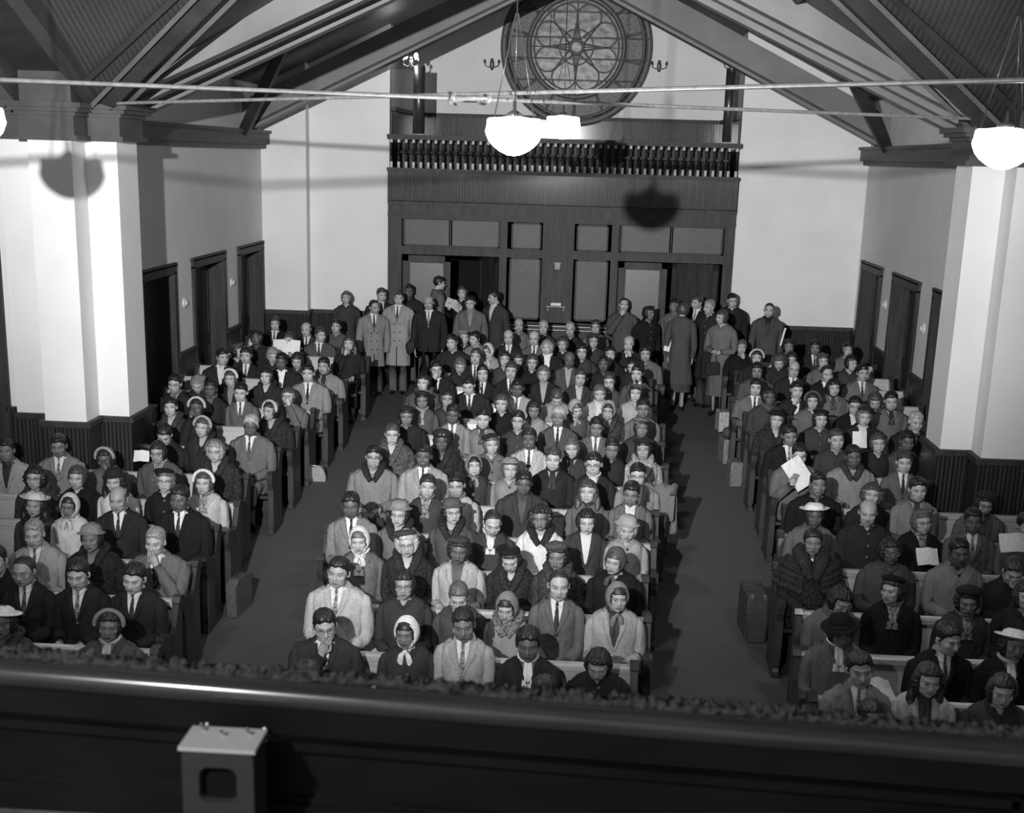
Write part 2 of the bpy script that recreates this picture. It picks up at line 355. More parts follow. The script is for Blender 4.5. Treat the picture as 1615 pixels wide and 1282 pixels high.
b.box(-1.96, -1.94, 24.79, 24.83, 2.4, 2.86); b.box(1.96, 1.98, 24.79, 24.83, 2.4, 2.86)
struct(b.build('trim_11', 'wood', smooth=False))
b = MB(); b.box(-.93, .92, 24.60, 24.66, 1.055, 1.07); b.box(-.93, .92, 24.60, 24.66, .99, 1.003); struct(b.build('trim_61', 'rod2', smooth=False))  # thin strips drawn pale in place of reflected light on the shelf
# doors in the screen: shut leaf, leaf standing open inwards
def leaf(nm, x, y, rz, wd=.86, h=2.22, dark=False):
    b = MB(); b.box(0, wd, 0, .04, 0, h)
    for q in ((0, wd, 0, .12), (0, wd, h-.1, h), (0, .1, 0, h), (wd-.1, wd, 0, h), (0, wd, .8, .92)): b.box(q[0], q[1], -.012, .052, q[2], q[3])
    o = struct(b.build(nm, 'wood', smooth=False)); o.location = (x, y, 0); o.rotation_euler = (0, 0, rz)
    g = MB(); g.box(.13, wd-.13, -.004, .044, .95, h-.13); g.build('door_pane', 'doorpane' if not dark else 'wood', o, smooth=False)
leaf('door_9', -2.80, 24.80, 0); leaf('door_10', -1.07, 24.84, radians(118), .80, dark=True)
leaf('door_11', 1.07, 24.80, 0); leaf('door_12', 2.86, 24.84, radians(152), .90, dark=True)
wall('wall_vestibule', [(-3.3, 3.3, 27.4, 27.6, 0, 3.45), (-3.3, -3.07, 25.1, 27.4, 0, 3.45), (3.07, 3.3, 25.1, 27.4, 0, 3.45)], 'void')

# rose window in the gallery end wall
rc = np.array([.10, 28.34, 6.06]); RR = 1.42
def ring(b, r, w, d, n=64, yo=0, c0=(0, 0), a0=0, a1=2*pi, c=.5):
    a = np.linspace(a0, a1, n)
    P = [(c0[0]+r*cos(t), yo, c0[1]+r*sin(t)) for t in a]; b.tube(P, 1, 6, c, flat=(w, d), up=(0, 1, 0), caps=abs(a1-a0) < 6)
t = struct(empty('window_2', tuple(rc)))
b = MB(); ring(b, RR, .07, .09); ring(b, .93, .05, .08); ring(b, .13, .03, .06); ring(b, RR-.1, .03, .05); ring(b, .83, .02, .04)
for k in range(14):
    a = (k+.5)*2*pi/14; b.tube([(.95*cos(a), 0, .95*sin(a)), (1.38*cos(a), 0, 1.38*sin(a))], .03, 6)
for k in range(8):                                   # eight petals round the hub
    a = (k+.5)*2*pi/8; da = .30
    P = [(.15*cos(a), 0, .15*sin(a))]
    for q in np.linspace(-1, 1, 13):
        th = q*pi/2*1.15
        P.append((.60*cos(a)+.235*(cos(a)*cos(th)-sin(a)*sin(th)), 0, .60*sin(a)+.235*(sin(a)*cos(th)+cos(a)*sin(th))))
    P.append((.15*cos(a), 0, .15*sin(a)))
    b.tube(P, .016, 6, up=(0, 1, 0))
ring(b, .33, .014, .02)
for a in (0, pi/2, pi, 3*pi/2): b.tube([(.13*cos(a), 0, .13*sin(a)), (.9*cos(a), 0, .9*sin(a))], .012, 6)
b.build('window_tracery', 'lead', t)
b = MB(); b.grid([[(r*cos(a), .02, r*sin(a)) for a in np.linspace(0, 2*pi, 49)] for r in (.01, .3, .6, .9)]); b.build('window_pane', 'stain', t, smooth=False)
b = MB(); b.grid([[(r*cos(a), .03, r*sin(a)) for a in np.linspace(0, 2*pi, 49)] for r in (.93, 1.38)]); b.build('window_pane', 'hammer', t, smooth=False)
b = MB()
for z in (.64, .17, -.22, -.62):
    hx = sqrt(RR*RR-z*z); b.tube([(-hx, -.09, z), (hx, -.09, z)], .016, 6)
b.tube([(-.52, -.1, 1.3), (-.52, -.1, -.05)], .006, 5)
b.build('window_bar', 'rod', t)

# ------------------------------------------------------------------ ceiling: two gable roofs crossing
def ceil(name, cells, m):
    b = MB()
    for (x0, x1, y0, y1) in cells:
        pass
    return b
b1 = MB(); b2 = MB(); b3 = MB(); b4 = MB()
zc = lambda d: 4.46+.575*(4.46-d)
Z = roofz
def quad(b, pts): b.add(pts, [tuple(range(len(pts)))])
H = 9.8
for s in (-1, 1):
    quad(b1, [(0, YC+4.6, Z(0, 99)), (s*5.3, YC+4.6, Z(5.3, 99)), (s*5.3, 25.1, Z(5.3, 99)), (0, 25.1, Z(0, 99))])
    quad(b1, [(0, 25.1, Z(0, 99)), (s*5.3, 25.1, Z(5.3, 99)), (s*5.3, 28.6, Z(5.3, 99)), (0, 28.6, Z(0, 99))])
    quad(b1, [(0, YC-4.6, Z(0, 99)), (s*5.3, YC-4.6, Z(5.3, 99)), (s*5.3, -3.3, Z(5.3, 99)), (0, -3.3, Z(0, 99))])
    for q in (-1, 1):
        quad(b2, [(s*4.7, YC, Z(0, YC)), (s*4.7, YC+q*5.3, Z(99, YC+5.3)), (s*9.9, YC+q*5.3, Z(99, YC+5.3)), (s*9.9, YC, Z(0, YC))])
        quad(b3, [(0, YC, zc(0)), (s*4.7, YC+q*4.7, zc(4.7)), (0, YC+q*4.7, zc(0))])
        quad(b4, [(0, YC, zc(0)), (s*4.7, YC+q*4.7, zc(4.7)), (s*4.7, YC, zc(0))])
struct(b1.build('ceiling', 'boardsy', smooth=False)); struct(b2.build('ceiling', 'boards', smooth=False)); struct(b3.build('ceiling', 'boardsy', smooth=False)); struct(b4.build('ceiling', 'boards', smooth=False))
def gable_rib(y0, y1, z0f, z1f, axis='x', c=None):
    """beam spanning the nave following the slope; z0f/z1f give lower/upper edge as function of |x|"""
    b = MB(); xs = [-5.3, 0, 5.3]
    lo = [z0f(abs(x)) for x in xs]; hi = [z1f(abs(x)) for x in xs]
    poly = [(x, z) for x, z in zip(xs, lo)]+[(x, z) for x, z in zip(xs[::-1], hi[::-1])]
    for i in range(2):
        p4 = [poly[i], poly[i+1], (xs[i+1], hi[i+1]), (xs[i], hi[i])]
        if axis == 'x': b.prism(p4, 'y', y0, y1)
        else: b.prism([(YC+p[0], p[1]) for p in p4], 'x', y0, y1)
    return b
lo1 = lambda x: 4.46+.45*(4.36-x) if x < 5.0 else 4.10
lo1 = lambda x: 4.46+.45*(4.36-x)
top = lambda x: roofz(x, 99)-.01
topc = lambda x: zc(x)+.02
tn = [12]
def trim(b, m):
    o = struct(b.build('trim_%d' % tn[0], m, smooth=False)); tn[0] += 1; return o
for (y0, y1) in ((14.64, 14.80), (15.38, 15.52), (16.14, 16.28)): trim(gable_rib(y0, y1, lo1, top if y0 > 15 else (lambda x: zc(x)+.25)), 'beam')
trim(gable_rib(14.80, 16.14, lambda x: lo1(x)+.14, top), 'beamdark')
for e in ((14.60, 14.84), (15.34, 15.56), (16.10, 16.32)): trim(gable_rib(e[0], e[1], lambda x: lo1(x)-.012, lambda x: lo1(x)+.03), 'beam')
# arches to the transepts, the same on both sides
for s in (-1, 1):
    for (a, c) in ((4.60, 4.76), (5.34, 5.50)):
        x0, x1 = sorted((s*a, s*c)); trim(gable_rib(x0, x1, lo1, top if a > 5 else (lambda x: zc(x)+.25), 'y'), 'capital')
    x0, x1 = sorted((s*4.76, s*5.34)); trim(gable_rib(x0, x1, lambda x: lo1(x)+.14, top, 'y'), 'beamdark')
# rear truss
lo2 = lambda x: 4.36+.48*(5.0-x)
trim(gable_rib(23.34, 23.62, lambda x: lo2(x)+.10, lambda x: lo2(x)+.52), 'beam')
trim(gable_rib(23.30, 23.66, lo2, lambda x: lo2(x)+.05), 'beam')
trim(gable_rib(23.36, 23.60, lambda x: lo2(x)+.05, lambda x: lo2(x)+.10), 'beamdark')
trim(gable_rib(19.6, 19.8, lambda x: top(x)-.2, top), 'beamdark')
# raking struts from the wall plate to the roof beside the rear truss
for s in (-1, 1):
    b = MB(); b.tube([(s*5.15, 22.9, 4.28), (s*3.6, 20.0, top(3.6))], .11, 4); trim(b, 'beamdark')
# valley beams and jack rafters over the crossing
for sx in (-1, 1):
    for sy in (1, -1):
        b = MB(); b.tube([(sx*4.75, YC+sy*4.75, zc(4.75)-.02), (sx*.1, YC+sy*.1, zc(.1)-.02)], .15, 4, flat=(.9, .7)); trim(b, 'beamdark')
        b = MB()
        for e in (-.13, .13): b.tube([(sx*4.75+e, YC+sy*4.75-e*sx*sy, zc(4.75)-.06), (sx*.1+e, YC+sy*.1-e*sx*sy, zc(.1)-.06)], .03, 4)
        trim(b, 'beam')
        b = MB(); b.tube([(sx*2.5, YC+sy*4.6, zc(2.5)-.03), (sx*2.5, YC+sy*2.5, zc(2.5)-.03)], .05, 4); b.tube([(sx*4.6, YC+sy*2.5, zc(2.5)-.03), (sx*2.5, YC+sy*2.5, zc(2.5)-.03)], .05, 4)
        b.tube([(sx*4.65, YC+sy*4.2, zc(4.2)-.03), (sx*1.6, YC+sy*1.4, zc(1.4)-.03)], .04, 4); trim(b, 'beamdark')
for s in (-1, 1):
    b = MB()
    for xx in (5.9, 7.2, 8.5):
        for sy in (-1, 1): b.tube([(s*xx, YC+sy*5.2, roofz(99, YC+5.2)-.08), (s*xx, YC, roofz(0, YC)-.08)], .09, 4)
    trim(b, 'beam')
b = MB()
for (x, y) in ((-3.3, 8.9), (3.07, 8.8)): pass
# crossed iron tie rods with their turnbuckle
t = empty('tie_rods', (0, 10.1, 4.37)); tag(t, 'pair of iron tie rods crossing high over the congregation with a turnbuckle in the middle', 'tie rods')
b = MB(); b.tube([(-4.42, -4.42, -.10), (4.42, 4.42, .10)], .0145, 8); b.build('rod', 'rod', t)
b = MB(); b.tube([(-4.42, 4.42, .03), (4.42, -4.42, .07)], .0145, 8); b.build('rod', 'rod', t)
b = MB()
for (cx, cy, ux, uy) in ((-.30, -.30, 1, 1), (-.36, .36, 1, -1)):
    for e in (-.018, .018): b.tube([(cx-ux*.10-uy*e, cy-uy*.10+ux*e, 0), (cx+ux*.10-uy*e, cy+uy*.10+ux*e, 0)], .011, 6)
    for e in (-.11, .11): b.tube([(cx+ux*(e-.02), cy+uy*(e-.02), 0), (cx+ux*(e+.02), cy+uy*(e+.02), 0)], .030, 8)
b.build('turnbuckle', 'rod', t)

# ------------------------------------------------------------------ hanging globes
desc = ['lit opal glass globe lamp hanging on chains in the middle, nearer of the pair', 'lit opal glass globe lamp in the middle farther back, behind the nearer globe',
        'lit opal glass globe lamp hanging at the left edge by the pier', 'lit opal glass globe lamp hanging at the right side by the pier']
pr = [(0, -.160), (.04, -.155), (.09, -.132), (.135, -.098), (.165, -.062), (.182, -.02), (.188, .0), (.180, .03), (.176, .07), (.172, .082), (.165, .088), (.10, .092), (.05, .10)]
for k, g in enumerate(GLOBES):
    t = empty('globe_lamp', (g[0], g[1], g[2]+.02)); tag(t, desc[k], 'lamp', 'hanging globe lamps')
    b = MB(); b.lathe([(r*1.04, z*.98) for r, z in pr], 32); b.build('glass_shade', 'globe', t)
    b = MB(); b.lathe([(.055, .09), (.06, .11), (.03, .13), (.012, .14), (.012, .2), (0, .2)], 12); b.build('fitting', 'brass', t)
    b = MB(); zt = min(roofz(g[0], g[1])-g[2]-.1, 3.2)
    for q in range(3):
        a = q*2*pi/3+.6; b.tube([(.16*cos(a), .16*sin(a), .07), (.01*cos(a), .01*sin(a), .75)], .0045, 5)
    b.tube([(0, 0, .75), (0, 0, zt)], .006, 5); b.build('chain', 'iron', t)

# upright posts and wall brackets at the gallery
for k, (x, r, zt) in enumerate(((-2.52, .105, 5.42), (2.80, .08, 5.50))):
    b = MB(); b.lathe([(0, 0), (r, 0), (r, zt-4.31), (0, zt-4.31)], 20)
    o = b.build('gallery_post', 'iron', smooth=True, loc=(x, 24.62, 4.31), ); tag(o, 'dark round upright post on the gallery rail at the %s end' % ('left', 'right')[k], 'post', 'posts on the gallery rail')
def bracket(x, y, z, lit, label):
    t = empty('wall_bracket_lamp', (x, y, z)); tag(t, label, 'lamp', 'two-armed bracket lamps')
    b = MB(); b.ell((0, 0, 0), (.045, .03, .11), 10); b.ell((0, -.03, .09), (.03, .03, .03), 8)
    for s in (-1, 1):
        b.tube([(0, -.03, -.02), (s*.06, -.05, -.05), (s*.13, -.06, -.02), (s*.14, -.06, .04)], .012, 6)
        b.lathe([(0, .03), (.03, .035), (.03, .05), (.018, .06), (.018, .09), (0, .09)], 10, o=(s*.14, -.06, 0))
    b.build('bracket', 'brass', t)
    if lit:
        b = MB()
        for s in (-1, 1): b.ell((s*.09, -.07, .12), (.035, .035, .055), 12)
        b.build('bulb', 'bulb', t)
        lamp('bulb_light', 'POINT', (x, y-.14, z+.14), 8, shadow_soft_size=.05)
bracket(-1.55, 28.36, 5.70, False, 'unlit two-armed brass bracket lamp on the end wall left of the rose window')
bracket(1.73, 28.36, 5.74, False, 'unlit two-armed brass bracket lamp on the end wall right of the rose window')
bracket(-2.66, 24.66, 5.46, True, 'two-armed bracket lamp with two burning bulbs above the left gallery post')
bracket(2.80, 24.50, 5.54, False, 'unlit two-armed bracket lamp above the right gallery post')
t = empty('wall_shelf', (-.02, 24.74, 1.40)); tag(t, 'small white shelf with a book on the middle post of the screen', 'shelf')
b = MB(); b.box(-.17, .17, -.14, 0, 0, .025); b.box(-.15, -.13, -.1, 0, -.07, 0); b.box(.13, .15, -.1, 0, -.07, 0); b.build('shelf_board', 'rod', t, smooth=False)
b = MB(); b.box(-.09, .09, -.12, -.01, .03, .075); b.build('book', 'paper', t, smooth=False)
b = MB(); b.box(-.045, .045, -.03, 0, -.06, .06); b.box(-.06, .06, -.035, 0, .03, .06)
o = b.build('wall_plate', 'rod', smooth=False, loc=(-.02, 24.74, 2.12)); tag(o, 'small pale metal plate high on the middle post of the screen', 'plate')

# ================================================================== PEOPLE
def ease(a, b, x): t = np.clip((x-a)/(b-a), 0, 1); return t*t*(3-2*t)
def smin(a, b, k): h = np.clip(.5+.5*(b-a)/k, 0, 1); return b*(1-h)+a*h-k*h*(1-h)
def ellip(p, c, r):
    q = (p-np.array(c))/np.array(r); k0 = np.linalg.norm(q, axis=-1); k1 = np.linalg.norm(q/np.array(r), axis=-1)
    return k0*(k0-1)/np.maximum(k1, 1e-6)
def caps(p, a, b, ra, rb):
    a = np.array(a); b = np.array(b); ab = b-a; t = np.clip(((p-a)@ab)/(ab@ab), 0, 1)
    return np.linalg.norm(p-a-t[..., None]*ab, axis=-1)-(ra+(rb-ra)*t)
def head_sdf(p, q):
    x = p.copy(); x[..., 0] = np.abs(x[..., 0])
    d = ellip(x, (0, .014, .032), (.076*q['wd'], .097, .086))
    d = smin(d, ellip(x, (0, -.034, -.034), (.060*q['wd'], .056, .082)), .03)
    d = smin(d, ellip(x, (.022, -.030, -.072), (.034*q['jaw'], .046, .032)), .025)
    d = smin(d, ellip(x, (0, -.070, -.100), (.021*q['jaw'], .018, .015)), .018)
    d = smin(d, ellip(x, (.043, -.064, -.026), (.02, .018, .018)), .022)          # cheek bones
    d = smin(d, caps(x, (0, -.088, .020), (.040, -.074, .020), .010, .008), .014)     # brow
    d = -smin(-d, ellip(x, (.032, -.108, -.001), (.021, .022, .013)), .012)            # sockets
    d = smin(d, ellip(x, (.032, -.0765, -.002), (.0135, .0125, .0115)), .003)          # eyeballs
    d = smin(d, caps(x, (0, -.088, .004), (0, -.088-.022*q['nose'], -.036), .007, .0105), .008)
    d = smin(d, ellip(x, (.011, -.094-.004*q['nose'], -.040), (.008, .009, .007)), .004)
    d = smin(d, ellip(x, (0, -.089, -.067), (.023, .009, .0055)), .004)
    d = smin(d, ellip(x, (0, -.087, -.078), (.019, .009, .006)), .004)
    d = smin(d, ellip(x, (.078*q['wd'], .012, -.008), (.011, .018, .031)), .004)         # ears
    return smin(d, caps(x, (0, .022, -.06), (0, .050, -.30), q['neck'], q['neck']+.008), .02)
def dirs_grid(nt, npn):
    th = np.linspace(0.02, pi-.02, nt); th = th - .10*np.sin(2*th)*.6
    u = np.arange(npn)/npn*2*pi; ph = u + .55*np.sin(u)*-1           # denser towards the face (phi=0 is -Y)
    T, P = np.meshgrid(th, ph, indexing='ij')
    return np.stack([np.sin(T)*np.sin(P), -np.sin(T)*np.cos(P), np.cos(T)], -1)
GR = {2: dirs_grid(60, 76), 1: dirs_grid(42, 50), 0: dirs_grid(26, 32)}
def head_r(q, res):
    D = GR[res]; r = np.full(D.shape[:2], .24)
    lim = np.where(D[..., 2] < -.05, .165/np.maximum(-D[..., 2], .05), .24); r = np.minimum(r, lim)
    for _ in range(26): r = np.minimum(np.maximum(r-.85*np.clip(head_sdf(D*r[..., None], q), -.01, .2), .02), lim)
    return D, r
SKIN = {'l': .36, 't': .28, 'd': .16, 'D': .09}
HAIRT = {'h0': .02, 'h1': .012, 'h2': .04, 'hg': .33, 'hr': .02, 'bald': .05, 'bl': .20, 'bg': .34, 'af': .010}
def paint(P, sk, o):
    """tone of each point of the head: brows, eyes, lips, beard colour; shade painted into sockets, mouth line, nostrils"""
    x, y, z = np.abs(P[..., 0]), P[..., 1], P[..., 2]; fr = ease(-.03, -.055, y)
    c = np.full(x.shape, sk)
    c *= 1-.10*ease(.02, .0, np.hypot(x-.045, z+.03))*-1
    def blob(cx, cz, rx, rz, s=.35): return ease(1+s, 1-s, np.hypot((x-cx)/rx, (z-cz)/rz))*fr
    hair = o['ht']
    c = c+(sk*.45-c)*.55*blob(.032, .0, .022, .013, .5)                      # eye-socket shade painted into the skin tone
    c = c+(min(.40, sk*1.05+.06)-c)*blob(.032, -.0015, .0120, .0036, .3)
    c = c+(.012-c)*blob(.032-.0, -.0008, .0050, .0042, .3)
    c = c+(.02-c)*blob(.032, .0036, .0150, .0022, .5)*.9                    # lash line
    br = blob(.034-.0, .0205+.0, .019, .0042 if o['m'] else .0030, .5)
    c = c+(min(hair, .09)-c)*br*(.95 if o['m'] else .8)
    lip = blob(0, -.072, .0235, .0085, .35); c = c+(sk*(.55 if o['m'] else .30)-c)*lip*.85
    c = c+(sk*.2-c)*blob(0, -.0715, .021, .0016, .6)*.8  # dark line between the lips, shade painted in
    c = c+(sk*.3-c)*blob(.0075, -.0475, .0045, .003, .5)*.8  # nostril shade painted on, holes not modelled
    if o.get('mus'): c = c+(min(hair, .1)-c)*blob(0, -.058, .026, .0065, .4)
    if o['m']: c = c*(1-.16*ease(-.035, -.06, z)*ease(0, -.03, y))
    return c
def hair_shell(D, r, P, o, b):
    """hair as its own thick shell over the scalp, cut by the hairline of the style"""
    x, y, z = np.abs(P[..., 0]), P[..., 1], P[..., 2]; st = o['hs']; t = np.zeros_like(r); tone = o['ht']
    rnd = o['rnd']; a1, a2 = rnd.uniform(0, 6, 2)
    wav = np.sin(D[..., 0]*23+a1+4*D[..., 2])*np.sin(D[..., 2]*19+a2)+.6*np.sin(D[..., 1]*41+a1)*np.sin(D[..., 0]*37+a2)
    line = np.interp(y, [-.1, -.080, -.05, -.026, -.006, .03, .1], [.066, .064, .046, .012, -.018, -.03, -.07])
    ear = (x > .073) & (z < .020) & (z > -.05) & (y < .032) & (y > -.022)
    if st == 'bald' or st == 'hr':
        if st == 'bald': m = ease(line-.004, line+.01, z)*ease(.060, .046, z)*ease(-.03, -.012, y)
        else: m = ease(0, .012, z-line-(.030+.14*np.clip(x-.02, 0, .03))*ease(-.01, -.05, y))
        th = .006+.004*wav*.3
    elif st in ('m', 'af'):
        m = ease(0, .010, z-line-.006*np.sin(D[..., 0]*9+a1)*ease(-.04, -.07, y))
        th = .006+.010*ease(.03, .10, z)+.003*wav*ease(.02, .06, z)
        if st == 'm': th = th+.008*ease(-.02, -.08, y)*ease(.055, .075, z)*(1+.6*np.sin(D[..., 0]*6+a2))
        else: th = th+.008
    elif st == 'u':
        m = ease(0, .008, z-line-.0); th = .010+.006*ease(.03, .09, z)+.0015*wav
    else:
        top = ease(0, .010, z-np.where(y < -.03, .060-.25*x, -.5)); side = ease(-.036, -.022, y)
        low = {'b': -.088, 'c': -.10, 'L': -.15}[st]
        m = np.maximum(top*(z > .02), side)*ease(low-.012, low+.004, z+.0*x)
        vs = rnd.uniform(.94, 1.07); low = low+rnd.uniform(-.01, .025) if st == 'b' else low
        amp = {'b': rnd.uniform(.003, .008), 'c': .012, 'L': .006}[st]
        big = {'b': (.098, .106, .118), 'c': (.118, .118, .130), 'L': (.108, .112, .19)}[st]
        cz = {'b': -.006, 'c': -.012, 'L': -.05}[st]
        cc = np.array((0, .014, cz)); rr = np.array(big)*vs
        A = ((D/rr)**2).sum(-1); B = -2*((D*cc)/rr**2).sum(-1); C = ((cc/rr)**2).sum()-1
        re = (-B+np.sqrt(np.maximum(B*B-4*A*C, 0)))/(2*A); re = np.where(D[..., 2] < -.88, r, re)
        if st == 'L':
            # carry the hair down behind and beside the neck
            m = np.maximum(top*(z > .02), side)
        th = np.maximum(re-r, .012)*ease(-.06, -.01, y+.5*np.maximum(z, 0))+.013*(1-ease(-.06, -.01, y+.5*np.maximum(z, 0)))+amp*wav
    if st in ('m', 'af', 'bald', 'hr', 'u'): m = np.where(ear, 0, m)
    if o['hat'] and o['hatk'] in ('beret', 'cloche', 'brim', 'fedora', 'tam', 'fbonnet'): th = np.where(z > .062, np.minimum(th, .012), th)
    rr2 = r+np.where(m > .03, th*np.maximum(m, .15), -.004)
    hx = D*rr2[..., None]
    b.grid(hx, tone*(1+.12*rnd.uniform(-1, 1, r.shape)), wu=True, keep=m > .06)
    if st == 'u': b.ell((0, .108, .005), (.036, .028, .034), 10, tone)
    if st == 'L':
        for s in (-1, 1): b.tube([(s*.080, .015, -.03), (s*.095, .0, -.10), (s*.10, -.02, -.16), (s*.095, -.035, -.21)], [.03, .036, .034, .014], 8, tone, noise=.18)
        b.tube([(0, .10, .0), (0, .115, -.1), (0, .11, -.19)], [.06, .07, .04], 8, tone, flat=(1.3, .6), noise=.12)
    return b
def hand(b, p, fw, up, side, curl=.5, c=.4, sc=1.0, res=1):
    """palm with four bent fingers of different length and a thumb from the side of the palm"""
    fw = np.array(fw, float); fw /= np.linalg.norm(fw); up = np.array(up, float); up -= fw*(up@fw); up /= np.linalg.norm(up)
    lt = np.cross(fw, up)*side; p = np.array(p, float); n = 6 if res else 5
    W3 = lambda a, l, u: p+sc*(a*fw+l*lt+u*up)
    b.tube([W3(-.035, 0, 0), W3(0, 0, .002), W3(.04, .0, .004), W3(.082, .0, 0)], [.026*sc, .034*sc, .040*sc, .036*sc], 8, c, flat=(1, .42), up=up)
    for k, (o, ln, r) in enumerate(((-.029, .060, .0080), (-.010, .072, .0086), (.010, .076, .0088), (.029, .068, .0086))):
        a = .12+curl*.9; q = W3(.076-.004*abs(o)*40*.2, o, 0); P = [q]; ang = curl*.5
        for f in (.45, .32, .23):
            d = cos(ang)*fw-sin(ang)*up; q = q+d*ln*f*sc*1.05; P.append(q); ang += a*.75
        b.tube(P, [r*sc, r*sc, r*.92*sc, r*.62*sc], n, c)
    q = W3(.012, .034, -.002); P = [q, W3(.035, .056, -.010), W3(.062, .062-.02*curl, -.022*curl-.008), W3(.082, .056-.03*curl, -.03*curl-.008)]
    b.tube(P, [.0125*sc, .0115*sc, .010*sc, .007*sc], n, c)

def surf_ring(a, bb, yc, z, ph, n=2.4):
    s, c = np.sin(ph), np.cos(ph); e = 2/n
    return np.stack([a*np.sign(s)*np.abs(s)**e, yc-bb*np.sign(c)*np.abs(c)**e, np.full_like(ph, z)], -1)
def catmull(P, n=4):
    P = np.array(P, float); Q = np.vstack([2*P[0]-P[1], P, 2*P[-1]-P[-2]]); out = []
    for i in range(1, len(Q)-2):
        for t in np.arange(n)/n:
            out.append(.5*((2*Q[i])+(Q[i+1]-Q[i-1])*t+(2*Q[i-1]-5*Q[i]+4*Q[i+1]-Q[i+2])*t*t+(3*Q[i]-Q[i-1]-3*Q[i+1]+Q[i+2])*t**3))
    out.append(Q[-2]); return np.array(out)

